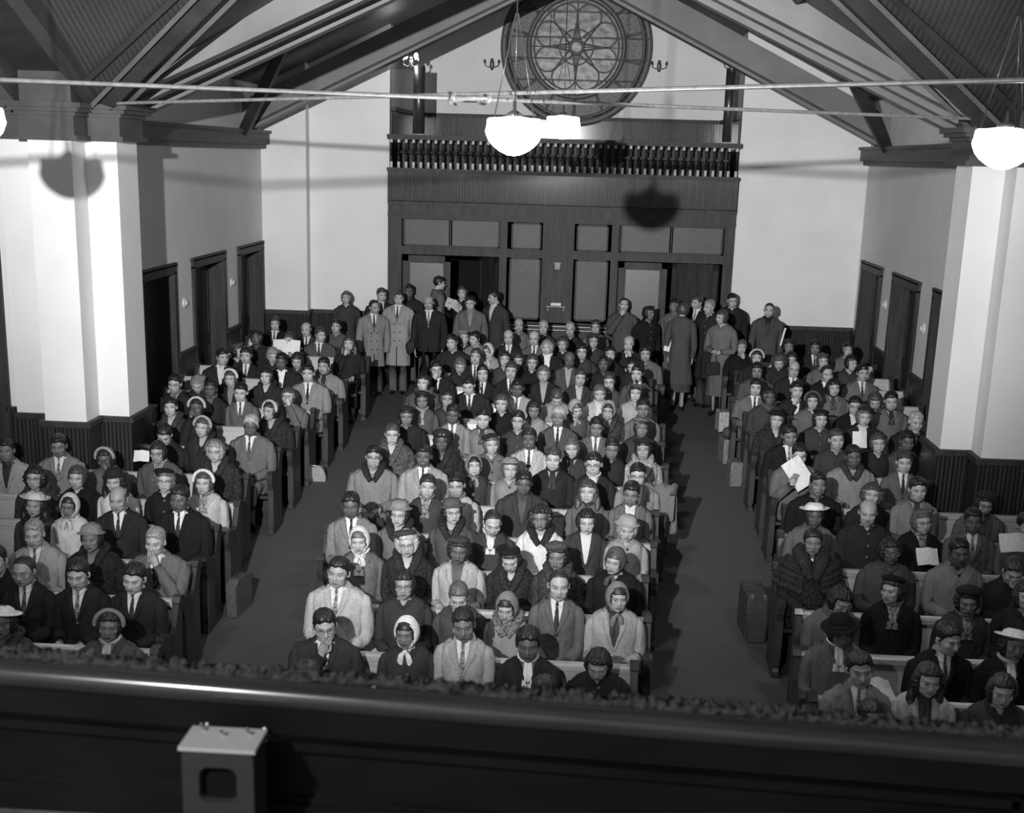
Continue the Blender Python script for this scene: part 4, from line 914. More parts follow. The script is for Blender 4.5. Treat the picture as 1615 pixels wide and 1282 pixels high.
TAB = """C 0 -1.16 8.36 1.19 m t hr - 1 co
C 0 0.42 8.36 1.15 m l h1 - 2 co
C 1 -1.23 9.30 1.21 m l h1 - 2 co g chin y15 p12
C 1 -0.62 9.30 1.19 w d b scarf9 2 cw but p8
C 1 -0.21 9.30 1.27 m d h1 - 7 co
C 1 0.26 9.30 1.14 m D af - 1 cs9
C 1 0.77 9.30 1.04 w t b - 1 cw g p35 y-5
C 2 -1.31 10.27 1.26 m t h1 - 7 co
C 2 -0.78 10.27 1.19 w t b - 2 cw g
C 2 -0.34 10.27 1.13 w l u - 3 cs5 p30
C 2 0.05 10.27 1.06 w l b scarf5 6 cf5 p25
C 2 0.44 10.27 1.24 m l hr - 4 co
C 2 0.90 10.27 1.17 w l b scarf5 7 op2 y10
C 3 -1.29 11.20 1.23 w l b scarf8 4 cs9
C 3 -0.88 11.20 1.22 w l bg beret2 1 fur g
C 3 -0.44 11.20 1.18 w D b beret2 7 op3
C 3 0.02 11.20 1.15 w l b beret0 1 fur p38
C 3 0.42 11.20 1.16 w d b tam3 2 fur y-10 p5
C 3 0.91 11.20 1.15 w l b scarf3 0 cw y-20 p10
C 4 -1.53 12.17 1.23 m D h1 - 5 co p8
C 4 -1.09 12.17 1.17 w l b cloche5 4 cf1 g p5
C 4 -0.60 12.17 1.21 w l b cloche3 3 cf1 g y20
C 4 -0.23 12.17 1.14 m l hr - 2 cs8 p30 y10
C 4 0.23 12.17 1.19 w d c - 8 cf1 g
C 4 0.65 12.17 1.18 w l b - 2 op8 g
C 4 1.02 12.17 1.13 w l bl cloche6 6 cw p15
C 5 -0.94 13.05 1.18 w l u - 2 cs5 y8
C 5 -0.64 13.15 1.18 m t h1 - 7 cs5 y-5
C 5 0.01 13.15 1.23 m D h1 - 2 op2
C 5 0.66 13.15 1.16 w l L - 4 cw y-10 p-6
C 5 1.08 13.15 1.17 m d h1 - 4 op8 y-8
C 6 -1.63 14.05 1.18 m t h1 - 5 cf1 g y8
C 6 -1.09 14.05 1.21 m D h1 - 6 co
C 6 -0.56 14.05 1.14 w l b scarf5 2 cw g
C 6 -0.18 14.05 1.12 w l b brim5 5 cw g but
C 6 0.28 14.05 1.24 m l h2 - 1 cs1
C 6 0.71 14.05 1.20 m l h1 - 1 cs8 g y-8
C 6 1.18 14.05 1.11 m l h1 - 5 op8 g
C 7 -1.56 14.95 1.21 w l u - 3 fur g y8
C 7 -1.00 14.95 1.16 w D b fbonnet1 1 fur p8
C 7 -0.44 14.95 1.14 w l b beret1 4 cw y15
C 7 -0.01 14.95 1.21 m D h1 - 7 co
C 7 0.46 14.95 1.13 w l b - 2 cs1
C 7 0.90 14.95 1.15 w d u - 1 cw g
C 7 1.26 14.95 1.15 w t b beret1 6 fur
C 8 -1.54 15.98 1.18 w d b beret1 1 cw y10
C 8 -0.98 15.98 1.22 m D h1 - 5 co
C 8 -0.62 15.98 1.18 m l h1 - 5 cs2
C 8 -0.20 15.98 1.17 w l u - 2 cw g
C 8 0.28 15.98 1.23 m d hg - 3 co
C 8 0.73 15.98 1.13 m d h1 - 4 co p8
C 8 1.26 15.98 1.14 w d b beret4 2 cs2 y5
C 9 -1.46 16.88 1.17 w d b beret1 3 cs6
C 9 -1.17 17.08 1.15 w t b - 2 cw g y10
C 9 -0.45 16.88 1.17 w l b - 0 cw
C 9 -0.06 16.88 1.11 w d b - 6 cw p15
C 9 0.46 16.88 1.15 w l b scarf6 3 cw y25 p25
C 9 0.88 16.88 1.14 w l b scarf6 2 fur g y-8 p10
C 9 1.31 16.88 1.17 m d h1 - 4 cw g mus
C 10 -1.55 17.80 1.19 w l b - 3 fur y-12
C 10 -0.94 17.80 1.19 m l h1 - 1 co p25
C 10 -0.31 17.80 1.17 m D h1 - 6 co
C 10 0.21 17.80 1.10 w l u - 6 cw p55
C 10 0.77 17.80 1.14 w l b - 7 op8
C 10 1.24 17.80 1.16 w l b beret3 6 cw
C 11 -1.50 18.78 1.18 m l h1 - 1 co hand y15 p10
C 11 -0.85 18.78 1.14 m l h1 - 1 co g y8
C 11 -0.46 18.78 1.20 m l h2 - 1 co
C 11 0.00 18.78 1.17 w l b - 1 op6 g
C 11 0.49 18.78 1.14 m l h2 - 2 op7
C 11 0.91 18.78 1.10 m l h2 - 3 cw g p10
C 11 1.29 18.78 1.22 m l h1 - 3 co pipe y-15 p5
C 12 -1.26 19.70 1.08 w l b - 1 cw p35
C 12 -1.03 19.70 1.19 m l h2 - 1 co
C 12 -0.61 19.70 1.17 w l b - 2 cw g
C 12 -0.42 20.00 1.14 w l b - 1 cw p30
C 12 -0.21 19.70 1.15 w l b - 0 cw g
C 12 0.32 19.70 1.20 m D bald - 3 op6
C 12 0.83 19.70 1.16 w D b - 1 cw
C 12 1.25 19.70 1.17 w l b beret0 1 cw p30
C 13 -1.46 20.68 1.24 m l h1 - 1 cw y-18 p5
C 13 -0.91 20.68 1.14 w l b scarf8 6 cw y-20 p15
C 13 -0.02 20.68 1.22 w l bl - 1 op9 y-10
C 13 0.50 20.68 1.18 m l h1 - 2 cw g p10
C 13 0.93 20.68 1.15 w l b - 1 cw g
C 13 1.46 20.68 1.18 m t h1 - 4 cw
C 14 -1.42 22.00 1.15 w l b tam5 1 cw y20
C 14 -1.20 21.70 1.18 w l u - 5 cw y-35 p10
C 14 -0.67 21.70 1.22 m l bald - 1 co
C 14 -0.26 21.70 1.22 m l bald - 4 co g
C 14 0.19 21.70 1.15 w l b - 1 cw g
C 14 0.66 21.70 1.21 w l b beret2 2 cw g y10
C 14 1.23 21.70 1.18 m l hg - 1 co chin
C 15 -0.61 23.50 1.20 m l bald - 4 cw
C 15 -0.19 23.50 1.17 m l hg - 2 cw
C 15 0.28 23.50 1.16 m l hg - 1 cw p8
C 15 0.71 23.50 1.21 m l h2 - 4 co g
L 0 -3.58 9.15 1.17 w d b brim9 2 fur y10
L 0 -2.79 9.15 1.18 w d b band5 3 cs8 y12
L 1 -4.18 10.45 1.16 m l h1 - 0 cw
L 1 -3.83 10.20 1.18 m t hr - 1 co g
L 1 -3.39 10.20 1.18 m l h1 - 1 co p15
L 1 -2.94 10.20 1.17 m l h1 - 1 co p15
L 2 -4.10 11.08 1.19 m l bl - 6 co y5
L 2 -3.60 11.08 1.17 w d b cloche5 0 fur
L 2 -3.04 11.08 1.17 m l bl - 4 co chin p8
L 3 -4.51 12.07 1.14 w t L brim8 2 cf0 y5
L 3 -4.18 12.07 1.14 w d b scarf8 8 cw g
L 3 -3.70 12.07 1.22 m t bald - 1 co
L 3 -3.12 12.07 1.25 m D h1 - 0 co
L 4 -4.83 12.88 1.15 w l c - 2 fur g
L 4 -4.40 12.88 1.18 w l b - 0 cw
L 4 -4.02 12.88 1.16 w l L cloche1 8 cw p12
L 4 -3.52 12.88 1.18 w l b beret0 0 cw g y10
L 4 -3.12 12.88 1.18 w l b band8 7 cs5
L 5 -5.52 13.85 1.14 m d h1 - 6 op1
L 5 -4.95 13.85 1.22 m d h1 - 5 co mus
L 5 -4.44 13.85 1.11 w D b band6 4 cw hand p15
L 5 -3.88 13.85 1.20 w t b - 3 cs5 g
L 5 -3.27 13.85 1.23 w l bl band3 1 fur g
L 6 -4.17 15.00 1.11 m l h1 - 1 cw p42
L 6 -3.73 15.00 1.19 w l b band6 1 fur
L 6 -3.18 15.00 1.23 m D hg - 4 co g
L 7 -4.40 16.00 1.16 w l u - 2 fur
L 7 -4.05 15.88 1.20 w D b band7 1 cw hand
L 7 -3.17 16.00 1.17 w t b band7 1 fur y-25
L 8 -4.65 17.00 1.23 m l h1 - 1 cs4 g
L 8 -4.19 17.00 1.19 w D u - 1 cs4
L 8 -3.80 17.00 1.15 m l h1 - 4 co p8
L 8 -3.18 17.00 1.12 w l b - 4 cw hand
L 9 -4.61 17.90 1.07 w l bl beret5 1 cw p45
L 9 -4.15 17.90 1.14 w l b band8 1 op5 y-8 p12
L 9 -3.68 17.90 1.18 w l b - 1 fur
L 9 -3.11 17.90 1.23 m l h1 - 5 co
L 10 -4.54 18.80 1.23 m l h1 - 1 op8 y40
L 10 -3.67 18.80 1.20 m D h1 - 1 op9 y-5 p10
L 10 -3.07 18.80 1.16 m t h1 - 5 cs1
L 11 -4.58 19.85 1.12 w l b beret3 1 cw y60
L 11 -4.35 19.50 1.12 m l h1 - 1 co mus
L 11 -3.97 19.50 1.16 w l bl - 1 cw p30 y20
L 11 -3.60 19.50 1.10 w l b - 2 cw p30
L 12 -4.50 20.75 1.19 w D b beret1 1 cw
L 12 -3.99 20.75 1.19 w l b - 1 cw p15 read
L 12 -3.07 20.75 1.16 w l L - 1 cw chin
L 13 -3.70 21.60 1.16 m l h2 - 3 co y40
L 14 -4.64 22.60 1.19 m l h2 - 0 co
L 14 -4.10 22.60 1.11 m l bald - 2 co
L 14 -3.61 22.60 1.18 m l h1 - 3 cw
R 0 2.55 8.90 1.23 m t h1 - 5 co
R 0 2.55 8.52 1.04 m t h1 - 1 cw
R 0 3.00 8.90 1.19 w l L - 7 op2 p8
R 0 3.51 8.90 1.14 w l b - 2 cw g p12
R 1 2.55 9.72 1.20 w d b fedora0 4 cs9 g p22 y8
R 1 3.32 9.72 1.17 m l h1 - 0 co y28 p12
R 1 3.81 9.72 1.14 w d b brim9 0 cs8
R 2 2.68 10.60 1.13 w t b - 4 cw g p38 y20
R 2 3.13 10.60 1.21 w l b beret0 0 cs5 y-42
R 2 3.71 10.60 1.15 w d b tam0 2 cs5
R 2 4.16 10.60 1.21 w l b - 1 cw
R 3 2.64 11.70 1.22 w d u - 1 stole
R 3 3.31 11.70 1.17 w D b - 3 cw g
R 3 3.90 11.70 1.19 m D h1 - 5 cw y5
R 3 4.38 11.70 1.06 m l h2 - 1 cw p35 hand
R 4 2.79 12.65 1.18 w D b brim9 4 cw p5
R 4 3.29 12.65 1.23 m l bald - 1 cw mus
R 4 3.80 12.65 1.16 w l b beret4 0 cs5 g y12
R 4 4.27 12.65 1.18 m D h1 - 4 co
R 4 4.76 12.65 1.16 m l h1 - 4 cw
R 5 2.96 13.60 1.21 m d h1 - 0 cw y5
R 5 3.51 13.60 1.13 w l c - 1 cw y-8
R 5 3.96 13.60 1.20 m l h1 - 5 cs2
R 5 4.62 13.60 1.09 w t b tam1 4 cw g p15
R 6 2.95 14.85 1.19 m l h1 - 4 cw g read y5
R 6 3.54 14.85 1.19 m D h1 - 5 cf2 y5
R 6 4.09 14.85 1.15 m l h2 - 4 co
R 7 2.96 15.70 1.19 m d h1 - 0 co y8
R 7 3.50 15.70 1.16 m l h2 - 2 cw y5
R 7 3.98 15.70 1.14 w l b - 1 cw g
R 7 4.29 15.70 1.18 m D h1 - 3 co
R 8 2.93 16.70 1.14 w l b brim0 1 fur
R 8 3.46 16.70 1.17 w l b beret0 2 cw
R 8 3.98 16.70 1.22 w l b beret1 1 op8
R 8 4.60 16.70 1.18 m l hg - 1 co chin
R 9 2.96 17.75 1.19 w D b - 2 trim g y8
R 9 3.53 17.75 1.16 w l b band3 4 cw
R 9 4.07 17.75 1.12 m l h1 - 0 op8 g p10
R 9 4.40 18.10 1.14 w l b - 3 cw p40
R 9 4.53 17.75 1.20 m l h1 - 4 cs1 y-5
R 10 2.87 18.50 1.15 m l h1 - 4 co y-5
R 10 3.42 18.50 1.13 m l h1 - 1 op9 chin
R 10 3.91 18.50 1.19 w l b - 4 cs2 y5
R 11 3.02 19.60 1.16 m d h1 - 3 cw
R 11 3.52 19.60 1.20 m l bald - 1 co g
R 11 3.99 19.60 1.15 m l hr - 0 co y15 chin
R 11 4.49 19.60 1.18 m l h1 - 4 co g y8
R 12 3.11 20.60 1.19 w l b band7 1 cw y-5
R 12 3.40 20.25 1.22 w l c - 1 cw p40
R 12 3.62 20.60 1.18 w l b - 1 cw
R 12 4.09 20.60 1.18 w l b beret3 4 cw
R 12 4.49 20.60 1.16 w l b - 2 cw y30
R 13 3.04 22.00 1.15 w l u - 0 cw g chin
R 13 3.77 22.00 1.20 w d b beret2 2 cw
R 13 4.19 22.00 1.19 m d h1 - 1 co
R 13 4.69 22.00 1.17 w l b - 4 cw y5
"""
rowsC = {}
ents = [l.split() for l in TAB.strip().splitlines()]
cnt = {}
for e in ents:
    bl, k, X, Y, H = e[0], int(e[1]), float(e[2]), float(e[3]), float(e[4]); sex, skin, hair, hat, tone, typ = e[5:11]; ex = e[11:]
    cnt[(bl, k)] = cnt.get((bl, k), 0)+1
    gap = min([abs(X-float(f[2])) for f in ents if f is not e and f[0] == bl and f[1] == e[1] and abs(float(f[3])-Y) < .28]+[.6])
    if 14.0 < Y < 15.6: gap = min(gap, 1.3*(4.36-abs(X))) if abs(X) < 4.4 else gap
    label = describe((sex, skin, hair, hat, tone, typ, ex), k+1, (bl, cnt[(bl, k)]))
    res = 2 if Y < 12.6 else (1 if Y < 18 else 0)
    person(X, Y, floorz(Y), H, sex, skin, hair, hat, int(tone), typ, ex, label, 'people seated in the %s' % BLOCK[bl], res=res, gap=gap)
# those standing at the back: x, y, face height, sex skin hair hat tone type extras, body turn, hem height, label
STAND = [
 (-3.72, 24.2, 1.49, 'w l b - 2 cw y-4', 0, .5, 'person with dark wavy hair in dark coat, standing leftmost against the back wall'),
 (-3.03, 22.9, 1.49, 'm t hr - 5 co y38 pockets', 14, .50, 'balding person in long grey double-breasted overcoat, standing at the left aisle, head turned'),
 (-3.08, 24.0, 1.58, 'm l h2 - 1 co y30', 20, .6, 'person in black coat standing half hidden behind the two grey overcoats'),
 (-2.64, 23.1, 1.63, 'm l h2 - 6 co y4 pockets', -3, .50, 'tall person in long pale raincoat, hands in pockets, standing in the left aisle'),
 (-2.62, 24.2, 1.64, 'm D h1 - 1 cw y10', 0, .6, 'person in black coat in shadow beside the left door leaf'),
 (-2.09, 22.9, 1.59, 'm t bald - 1 co mus y-3', 0, .78, 'bald moustached person in black suit holding a hat, standing in the left aisle'),
 (-2.10, 24.35, 1.78, 'm l h1 - 4 cw y105', 110, .6, 'person in grey coat at the left doors, turned away to the right'),
 (-1.66, 24.2, 1.65, 'w l b - 0 cw y-5 read', -20, .5, 'person in black coat with an open paper before the open left doorway'),
 (-1.42, 23.2, 1.58, 'm l h1 - 4 op5 g y-4', 0, .6, 'person with glasses in open grey coat, standing before the left doors'),
 (-1.04, 23.6, 1.64, 'm l h1 - 2 op8 y-62', -35, .6, 'person in dark coat and white shirt, looking left, right of the left doorway'),
 (1.16, 23.9, 1.56, 'm l hr - 3 cw y8 chin', -10, .5, 'balding person in dark grey coat, hand at chin, standing at the right doors'),
 (1.57, 23.2, 1.51, 'w d b beret1 0 cw y45', 25, .5, 'person in black coat and small dark hat, looking right, by right doors'),
 (2.04, 23.7, 1.60, 'w d b - 4 cw y-30', -25, .5, 'person in grey coat half hidden behind the long flared coat'),
 (2.10, 22.5, 1.66, 'w l b - 3 cw y150 flare', 165, .46, 'person seen from behind in long dark flared coat in the right aisle'),
 (2.41, 23.5, 1.69, 'm l h2 - 0 co y-50', -30, .6, 'person in black coat and white collar, looking left, right doorway'),
 (2.57, 22.95, 1.67, 'm l bl - 1 cw y-45', -40, .5, 'fair-haired person in black coat standing right of the flared coat'),
 (2.72, 22.2, 1.60, 'w l b - 4 cw y-48 clasp', -25, .72, 'person in grey jacket and long grey skirt, hands clasped, in the right aisle'),
 (3.05, 24.15, 1.68, 'm l h1 - 1 cw g y5', 0, .6, 'person with glasses and dark coat standing behind, against the screen post'),
 (3.57, 23.2, 1.63, 'm l hr - 3 op0 y-12 pockets', -5, .6, 'balding person in open grey coat and dark shirt, standing rightmost by the wall')]
for x, y, h, code, bt, hem, label in STAND:
    t = code.split(); person(x, y, floorz(y), h, t[0], t[1], t[2], t[3], int(t[4]), t[5], t[6:], label, 'people standing at the back', True, 1, bt, hem)

# ================================================================== PEWS
RC = [8.36, 9.3, 10.27, 11.2, 12.17, 13.15, 14.05, 14.95, 15.98, 16.88, 17.8, 18.78, 19.7, 20.68, 21.7]
RL = [9.15, 10.2, 11.08, 12.07, 12.88, 13.85, 15.0, 16.0, 17.0, 17.9, 18.8, 19.6, 20.75, 21.6, 22.6]
RR_ = [8.9, 9.72, 10.6, 11.7, 12.65, 13.6, 14.85, 15.7, 16.7, 17.75, 18.6, 19.6, 20.6, 21.9]
END = [(.17, 0), (-.27, 0), (-.27, .05), (-.24, .08), (-.24, .50), (-.285, .60), (-.29, .66), (-.25, .70), (-.17, .70), (-.06, .66), (.04, .70), (.10, .80), (.14, .87), (.19, .91), (.25, .90), (.27, .86), (.25, .80), (.22, .70), (.20, .5), (.19, .1), (.20, .05), (.17, 0)][::-1][1:]
# depth (y) / height outline of a pew end, back edge at +
ENDM = {}
def pew(x0, x1, y, label, group):
    """y: line of the sitters' heads; the back rest stands just behind them"""
    z = floorz(y); t = empty('church_pew', (0, y+.085, z)); tag(t, label, 'pew', group)
    b = MB(); b.prism([(-.20, .40), (-.20, .435), (.17, .425), (.17, .39)], 'x', x0+.03, x1-.03); b.build('seat', 'pewend', t, smooth=False)
    b = MB(); b.prism([(.15, .36), (.215, .84), (.245, .84), (.20, .36)], 'x', x0+.03, x1-.03); b.build('backrest', 'pewface', t, smooth=False)
    b = MB(); b.prism([(.19, .83), (.19, .87), (.205, .885), (.26, .885), (.27, .87), (.27, .83)], 'x', x0+.02, x1-.02); b.build('top_rail', 'pewface', t, smooth=False)
    b = MB(); b.prism([(.175, .02), (.175, .38), (.195, .38), (.195, .02)], 'x', x0+.03, x1-.03); b.build('back_panel', 'pewend', t, smooth=False)
    for xx in (x0-.01, x1-.045):
        if 'e' not in ENDM:
            b = MB(); b.prism(END, 'x', 0, .055)
            b.prism([(-.30, .655), (-.30, .715), (-.27, .73), (-.16, .725), (-.07, .685), (-.07, .655), (-.16, .675), (-.26, .68)], 'x', -.006, .061)
            b.prism([(.135, .885), (.17, .925), (.25, .925), (.285, .885), (.28, .84), (.25, .83)], 'x', -.006, .061)
            b.box(-.006, .061, -.255, -.225, .10, .52); b.box(-.008, .063, -.27, .19, 0, .05)
            ENDM['e'] = b.build('pew_end', 'pewend2', t, smooth=False); ENDM['e'].location = (xx, 0, 0)
        else:
            c = ENDM['e'].copy(); COL.objects.link(c); c.parent = t; c.location = (xx, 0, 0)
    return t
for k, y in enumerate(RC):
    xs_ = [float(e[2]) for e in ents if e[0] == 'C' and int(e[1]) == k]
    pew(min(min(xs_)-.29, -1.30), max(xs_)+.29, y, 'dark wooden pew with people on it, %s row of the centre pews' % ORD[k+1], 'centre pews')
for k, y in enumerate(RL):
    xi = max(float(e[2]) for e in ents if e[0] == 'L' and int(e[1]) == k)+.27
    pew(-5.2 if y > 15.1 else (-8.6 if y < 14 else -5.3), xi, y, 'dark wooden pew with people on it, %s row of the left pews' % ORD[k+1], 'left pews')
for k, y in enumerate(RR_):
    xi = min(float(e[2]) for e in ents if e[0] == 'R' and int(e[1]) == k)-.27
    pew(xi, 5.2 if y > 15.1 else (8.6 if y < 13.6 else 5.3), y, 'dark wooden pew with people on it, %s row of the right pews' % ORD[k+1], 'right pews')

# ================================================================== BAGS AND PAPERS
def thing(mb, name, m, loc, rz, label, cat, group=None, **k):
    o = mb.build(name, m, loc=loc, **k); o.rotation_euler = (0, 0, rz); return tag(o, label, cat, group)
def suitcase(x, y, z, w_, d, h, rz, tone, label):
    t = empty('suitcase', (x, y, z), rz); tag(t, label, 'suitcase', 'cases standing in the right aisle')
    b = MB(); r = .02
    b.prism([(-w_/2+r, 0), (w_/2-r, 0), (w_/2, r), (w_/2, h-r), (w_/2-r, h), (-w_/2+r, h), (-w_/2, h-r), (-w_/2, r)], 'y', -d/2, d/2, tone)
    b.build('case', 'leather', t, smooth=False)
    b = MB()
    for s in (-1, 1): b.tube([(-w_/2+.01, s*d/2, .01), (-w_/2+.01, s*d/2, h-.01), (w_/2-.01, s*d/2, h-.01), (w_/2-.01, s*d/2, .01), (-w_/2+.01, s*d/2, .01)], .008, 6, tone*1.6, caps=False)
    b.build('edge_binding', 'leather', t)
    b = MB(); b.tube([(-.06, 0, h), (-.055, 0, h+.03), (.055, 0, h+.03), (.06, 0, h)], .009, 6, .03); b.build('handle', 'leather', t)
    b = MB()
    for s in (-1, 1): b.box(s*w_*.3-.012, s*w_*.3+.012, -d/2-.004, -d/2+.03, h-.03, h+.004, .4)
    b.build('lock', 'metal', t, smooth=False)
    return t
fz = floorz
suitcase(2.72, 20.9, fz(20.9), .20, .30, .31, .1, .36, 'upright pale suitcase in the right aisle below the skirted person')
suitcase(2.60, 18.9, fz(18.9), .19, .32, .34, .15, .17, 'upright ribbed case with a felt hat on top, right aisle')
b = MB(); b.lathe([(0, .09), (.05, .095), (.08, .07), (.09, .01), (.135, .0), (.14, .012), (.09, -.004), (0, -.004)], 24, c=.07, sc=(1, 1.15))
thing(b, 'felt_hat', 'cloth', (2.60, 18.9, fz(18.9)+.385), .2, 'grey felt hat resting on the ribbed case in the right aisle', 'hat')
suitcase(2.60, 17.75, fz(17.75), .17, .26, .32, .1, .15, 'small square brown case on the right aisle floor, nearest of the three')
suitcase(2.28, 12.55, fz(12.55), .20, .50, .46, .05, .05, 'large dark suitcase with light binding against the right pews, near the front')
t = empty('handbag', (-2.88, 17.1, fz(17.1)), .1); t.scale = (.72, .8, .85); tag(t, 'pale clasp handbag on the floor of the left aisle', 'bag')
b = MB(); b.prism([(-.19, 0), (.19, 0), (.21, .06), (.17, .17), (.12, .22), (-.12, .22), (-.17, .17), (-.21, .06)], 'y', -.07, .07, .28); b.build('bag_body', 'leather', t, smooth=False)
b = MB(); b.tube([(-.14, 0, .21), (0, 0, .235), (.14, 0, .21)], .011, 6, .45); b.build('clasp', 'leather', t)
t = empty('briefcase', (-2.70, 12.5, fz(12.5)), 1.45); tag(t, 'soft grey briefcase leaning against a pew end in the left aisle', 'briefcase')
b = MB(); b.prism([(-.20, 0), (.20, 0), (.22, .30), (.12, .36), (-.12, .36), (-.22, .30)], 'y', -.05, .05, .09); b.build('bag_body', 'leather', t, smooth=False)
b = MB(); b.tube([(-.06, 0, .36), (-.05, 0, .42), (.05, 0, .42), (.06, 0, .36)], .008, 6, .02); b.build('handle', 'leather', t)
def sheet(x, y, z, w_, h, rx, ry, rz, label, name='newspaper', cat='paper', fold=.25):
    b = MB(); n = 7; G = []
    for j in range(5):
        G.append([((i/(n-1)-.5)*w_, abs(i/(n-1)-.5)*fold*w_+.006*math.sin(i*2+j), (j/4)*h) for i in range(n)])
    G2 = [[(p[0], p[1]+.006, p[2]) for p in r_] for r_ in G]
    b.grid(G); b.grid(G2)
    o = b.build(name, 'paper', loc=(x, y, z)); o.rotation_euler = (rx, ry, rz); return tag(o, label, cat, 'papers held by the congregation')
LN = lambda a: radians(a)
sheet(3.02, 14.55, .64, .22, .34, LN(-20), LN(-35), .1, 'folded white paper held up before the face of a person in glasses, right pews')
sheet(3.80, 12.2, .50, .20, .17, LN(-40), 0, .1, 'open white sheet held by the person in the grey beret, right pews')
sheet(3.90, 16.3, .74, .17, .20, LN(-25), 0, .05, 'white folder held up behind a dark head in the right pews', 'folder')
sheet(4.58, 12.2, .66, .30, .18, LN(-35), 0, .1, 'broad white newspaper held open at the right edge')
sheet(-4.02, 20.55, .98, .42, .24, LN(-25), 0, 0, 'wide white newspaper held open over heads in the left back pews')
sheet(-4.25, 14.35, .66, .17, .13, LN(-35), 0, .1, 'white paper held low by a person looking down, left pews')
sheet(-1.78, 23.85, 1.40, .30, .28, LN(-60), LN(28), .2, 'long open white paper before the left doorway')
sheet(2.89, 9.45, .26, .22, .20, LN(-60), LN(10), .4, 'small white sheet beside the long-haired person in front right pews')
sheet(3.80, 23.14, 1.05, .03, .30, LN(0), LN(12), .1, 'thin pale booklet held edgewise by the rightmost standing person', 'booklet')
sheet(1.87, 22.46, .98, .10, .36, LN(-10), LN(12), .1, 'crumpled light cloth bundle held beside the flared coat', 'cloth_bundle', 'cloth')
b = MB(); b.lathe([(0, .06), (.06, .06), (.085, .0), (.135, -.008), (.14, .004), (.085, -.012), (0, -.012)], 20, c=.04, sc=(1, 1.15))
o = thing(b, 'felt_hat', 'cloth', (-2.38, 22.72, .87), 0, 'dark felt hat with pale lining held at the side of the bald suited person', 'hat'); o.rotation_euler = (0, radians(-75), .5)
t = empty('handbag', (2.58, 21.95, .70), .3); tag(t, 'dark handbag held by the person in the long grey skirt', 'bag')
b = MB(); b.prism([(-.12, 0), (.12, 0), (.11, .20), (-.11, .20)], 'y', -.04, .04, .02); b.build('bag_body', 'leather', t, smooth=False)
b = MB(); b.tube([(-.07, 0, .2), (-.04, 0, .34), (.04, 0, .34), (.07, 0, .2)], .007, 6, .02); b.build('handle', 'leather', t)
# coat laid over the end of a centre pew
b = MB(); G = []
for j, (yy, z, wv) in enumerate(((.10, .62, .16), (.14, .92, .17), (.20, .99, .18), (.27, .95, .18), (.30, .80, .20), (.31, .60, .22), (.32, .42, .24))):
    G.append([(-wv+2*wv*i/8, yy+.02*sin(i*2.1+j), z+.015*cos(i*1.7+j*2)) for i in range(9)])
b.grid(G, .14); b.grid([[(p[0], p[1]+.03, p[2]-.03) for p in r_] for r_ in G], .14)
for e in (-1, 1): b.tube([(e*.15, .12, .88), (e*.17, .19, .97), (e*.18, .27, .93), (e*.20, .31, .62), (e*.22, .31, .44)], .035, 8, .16, noise=.15)
thing(b, 'draped_coat', 'cloth', (1.42, 13.95, fz(14.1)), .1, 'pale coat thrown over a pew end on the right of the centre pews', 'coat')

# ================================================================== THE BALCONY PARAPET IN FRONT OF THE CAMERA
YP = 2.6; ZR = 2.961
t = empty('balcony_parapet', (0, YP, ZR)); t.rotation_euler = (0, .030, 0); tag(t, 'dark panelled balcony parapet with a polished round rail across the foreground', 'parapet')
b = MB(); b.tube([(-4.5, 0, -.051), (-2, 0, -.051), (0, 0, -.051), (2, 0, -.051), (4.5, 0, -.051)], .030, 20, flat=(1.1, 1)); b.build('hand_rail', 'rail', t)
b = MB(); b.box(-4.5, 4.5, -.02, .03, -.13, -.075); b.box(-4.5, 4.5, .0, .04, -.50, -.075); b.box(-4.5, 4.5, -.012, .01, -.30, -.275); b.box(-4.5, 4.5, -.03, .0, -.50, -.285)
b.box(-4.5, 4.5, -.022, .0, -.165, -.145)
for x in (-.09, 1.55, 3.1, -1.75): b.box(x-.05, x+.05, -.022, .01, -.30, -.14); b.box(x-.035, x+.035, -.03, .01, -.30, -.14)
b.build('panelling', 'railwood', t, smooth=False)
b = MB()
for x in (-.15, -.03): b.ell((x, -.036, -.115), (.006, .004, .006), 8); b.ell((x, -.036, -.14), (.006, .004, .006), 8)
b.build('screw', 'metal', t)
# plush fringe lying along the rail
b = MB(); n = 260
xs = np.linspace(-1.6, 2.6, n)
for ring_ in range(2):
    P_ = [(x, .036+.014*ring_+.006*rng.uniform(-1, 1), -.028+.005*rng.uniform(-1, 1)+.004*math.sin(x*9)) for x in xs]
    b.tube(P_, list(.009+.006*rng.random(n)), 8, .5, noise=.3)
for x in np.linspace(-1.6, 2.6, 420):
    h = rng.uniform(.004, .016); a = rng.uniform(-1.2, 1.2); b.tube([(x, .040, -.026), (x+h*.5*sin(a), .040+.01*rng.uniform(-1, 1), h*.6-.020), (x+h*sin(a), .040+.012*rng.uniform(-1, 1), h-.020)], [.010, .010, .006], 6, .5)
b.build('fringe', 'fringe', t)
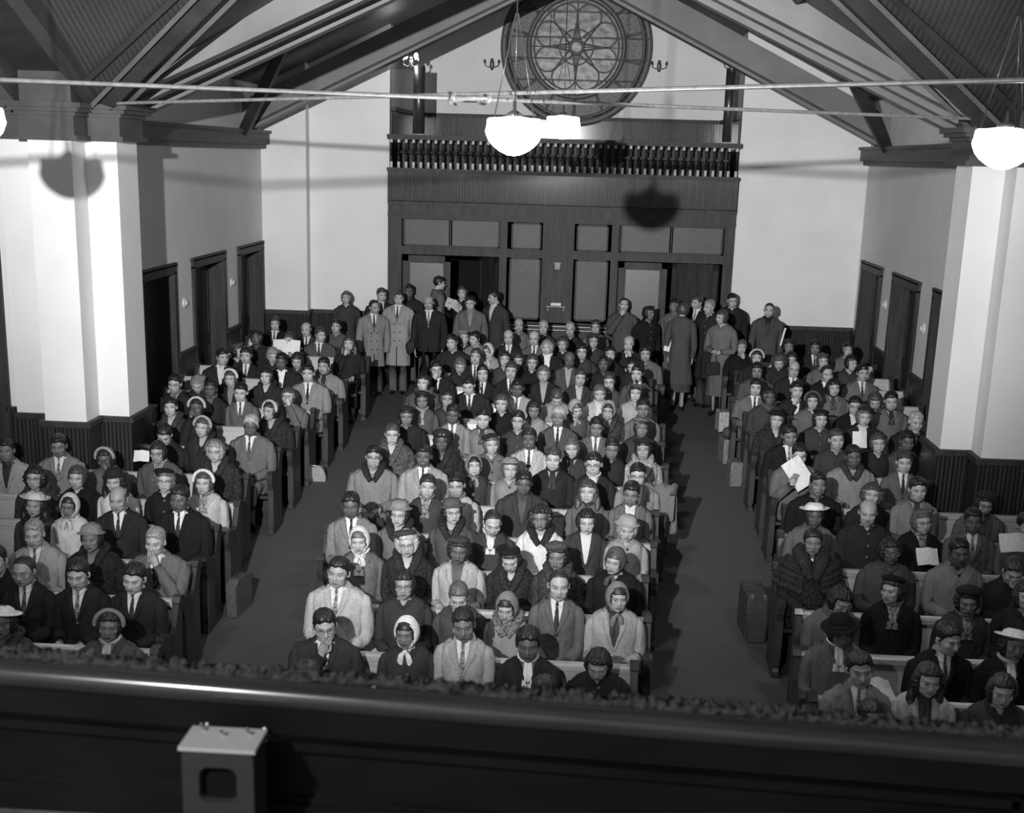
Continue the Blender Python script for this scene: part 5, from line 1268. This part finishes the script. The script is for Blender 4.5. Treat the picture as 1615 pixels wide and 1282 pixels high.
# grey speaker box standing against the parapet
t = empty('speaker_box', (-.088, 2.45, 2.765), .0); tag(t, 'small grey metal speaker box with a dark rounded opening on the parapet', 'speaker')
def rrect(w_, h, r, n=5, cx=0, cz=0):
    P_ = []
    for (sx, sz, a0) in ((1, 1, 0), (-1, 1, pi/2), (-1, -1, pi), (1, -1, 3*pi/2)):
        for i in range(n+1): a = a0+i/n*pi/2; P_.append((cx+sx*(w_/2-r)+r*cos(a), cz+sz*(h/2-r)+r*sin(a)))
    return P_
WB, HB, DB = .144, .21, .10
b = MB(); O = rrect(WB, HB, .014); I = rrect(.070, .072, .018, cz=.03)
G = [[(p[0], -DB/2+.012, p[1]) for p in O], [(p[0]*.985, -DB/2, p[1]*.985) for p in O], [(p[0]*1.08, -DB/2, (p[1]-.03)*1.08+.03) for p in I], [(p[0], -DB/2+.006, p[1]) for p in I], [(p[0], -DB/2+.03, p[1]) for p in I]]
b.grid(G, wu=True); b.grid([[(p[0], -DB/2+.012, p[1]) for p in O], [(p[0], DB/2, p[1]) for p in O], [(p[0]*.01, DB/2, p[1]*.01) for p in O]], wu=True)
b.build('case', 'boxmetal', t, angle=40)
b = MB(); b.box(-.04, .04, -DB/2+.022, -DB/2+.026, -.013, .073); b.build('speaker_cloth', 'mesh', t, smooth=False)
b = MB(); b.box(-WB/2-.004, WB/2+.004, -DB/2-.004, DB/2, HB/2-.002, HB/2+.006); b.build('lid', 'boxlid', t, smooth=False)
for (x, y) in ((-.045, .03), (.0, .01), (.05, .02)):
    b = MB(); b.tube([(x, y, HB/2+.005), (x-.006, y-.008, HB/2+.022)], [.004, .003], 8); b.build('switch', 'metal', t)
# ledge inside the parapet
t = struct(empty('trim_60', (0, 0, 0))); b = MB(); b.box(-4.5, 4.5, 1.6, 2.60, 2.58, 2.63); b.build('balcony_ledge', 'ledge', t, smooth=False)
sheet(-3.02, 13.05, fz(13)+.52, .16, .15, LN(-50), LN(25), .6, 'loose white papers tucked at a pew end above the briefcase')
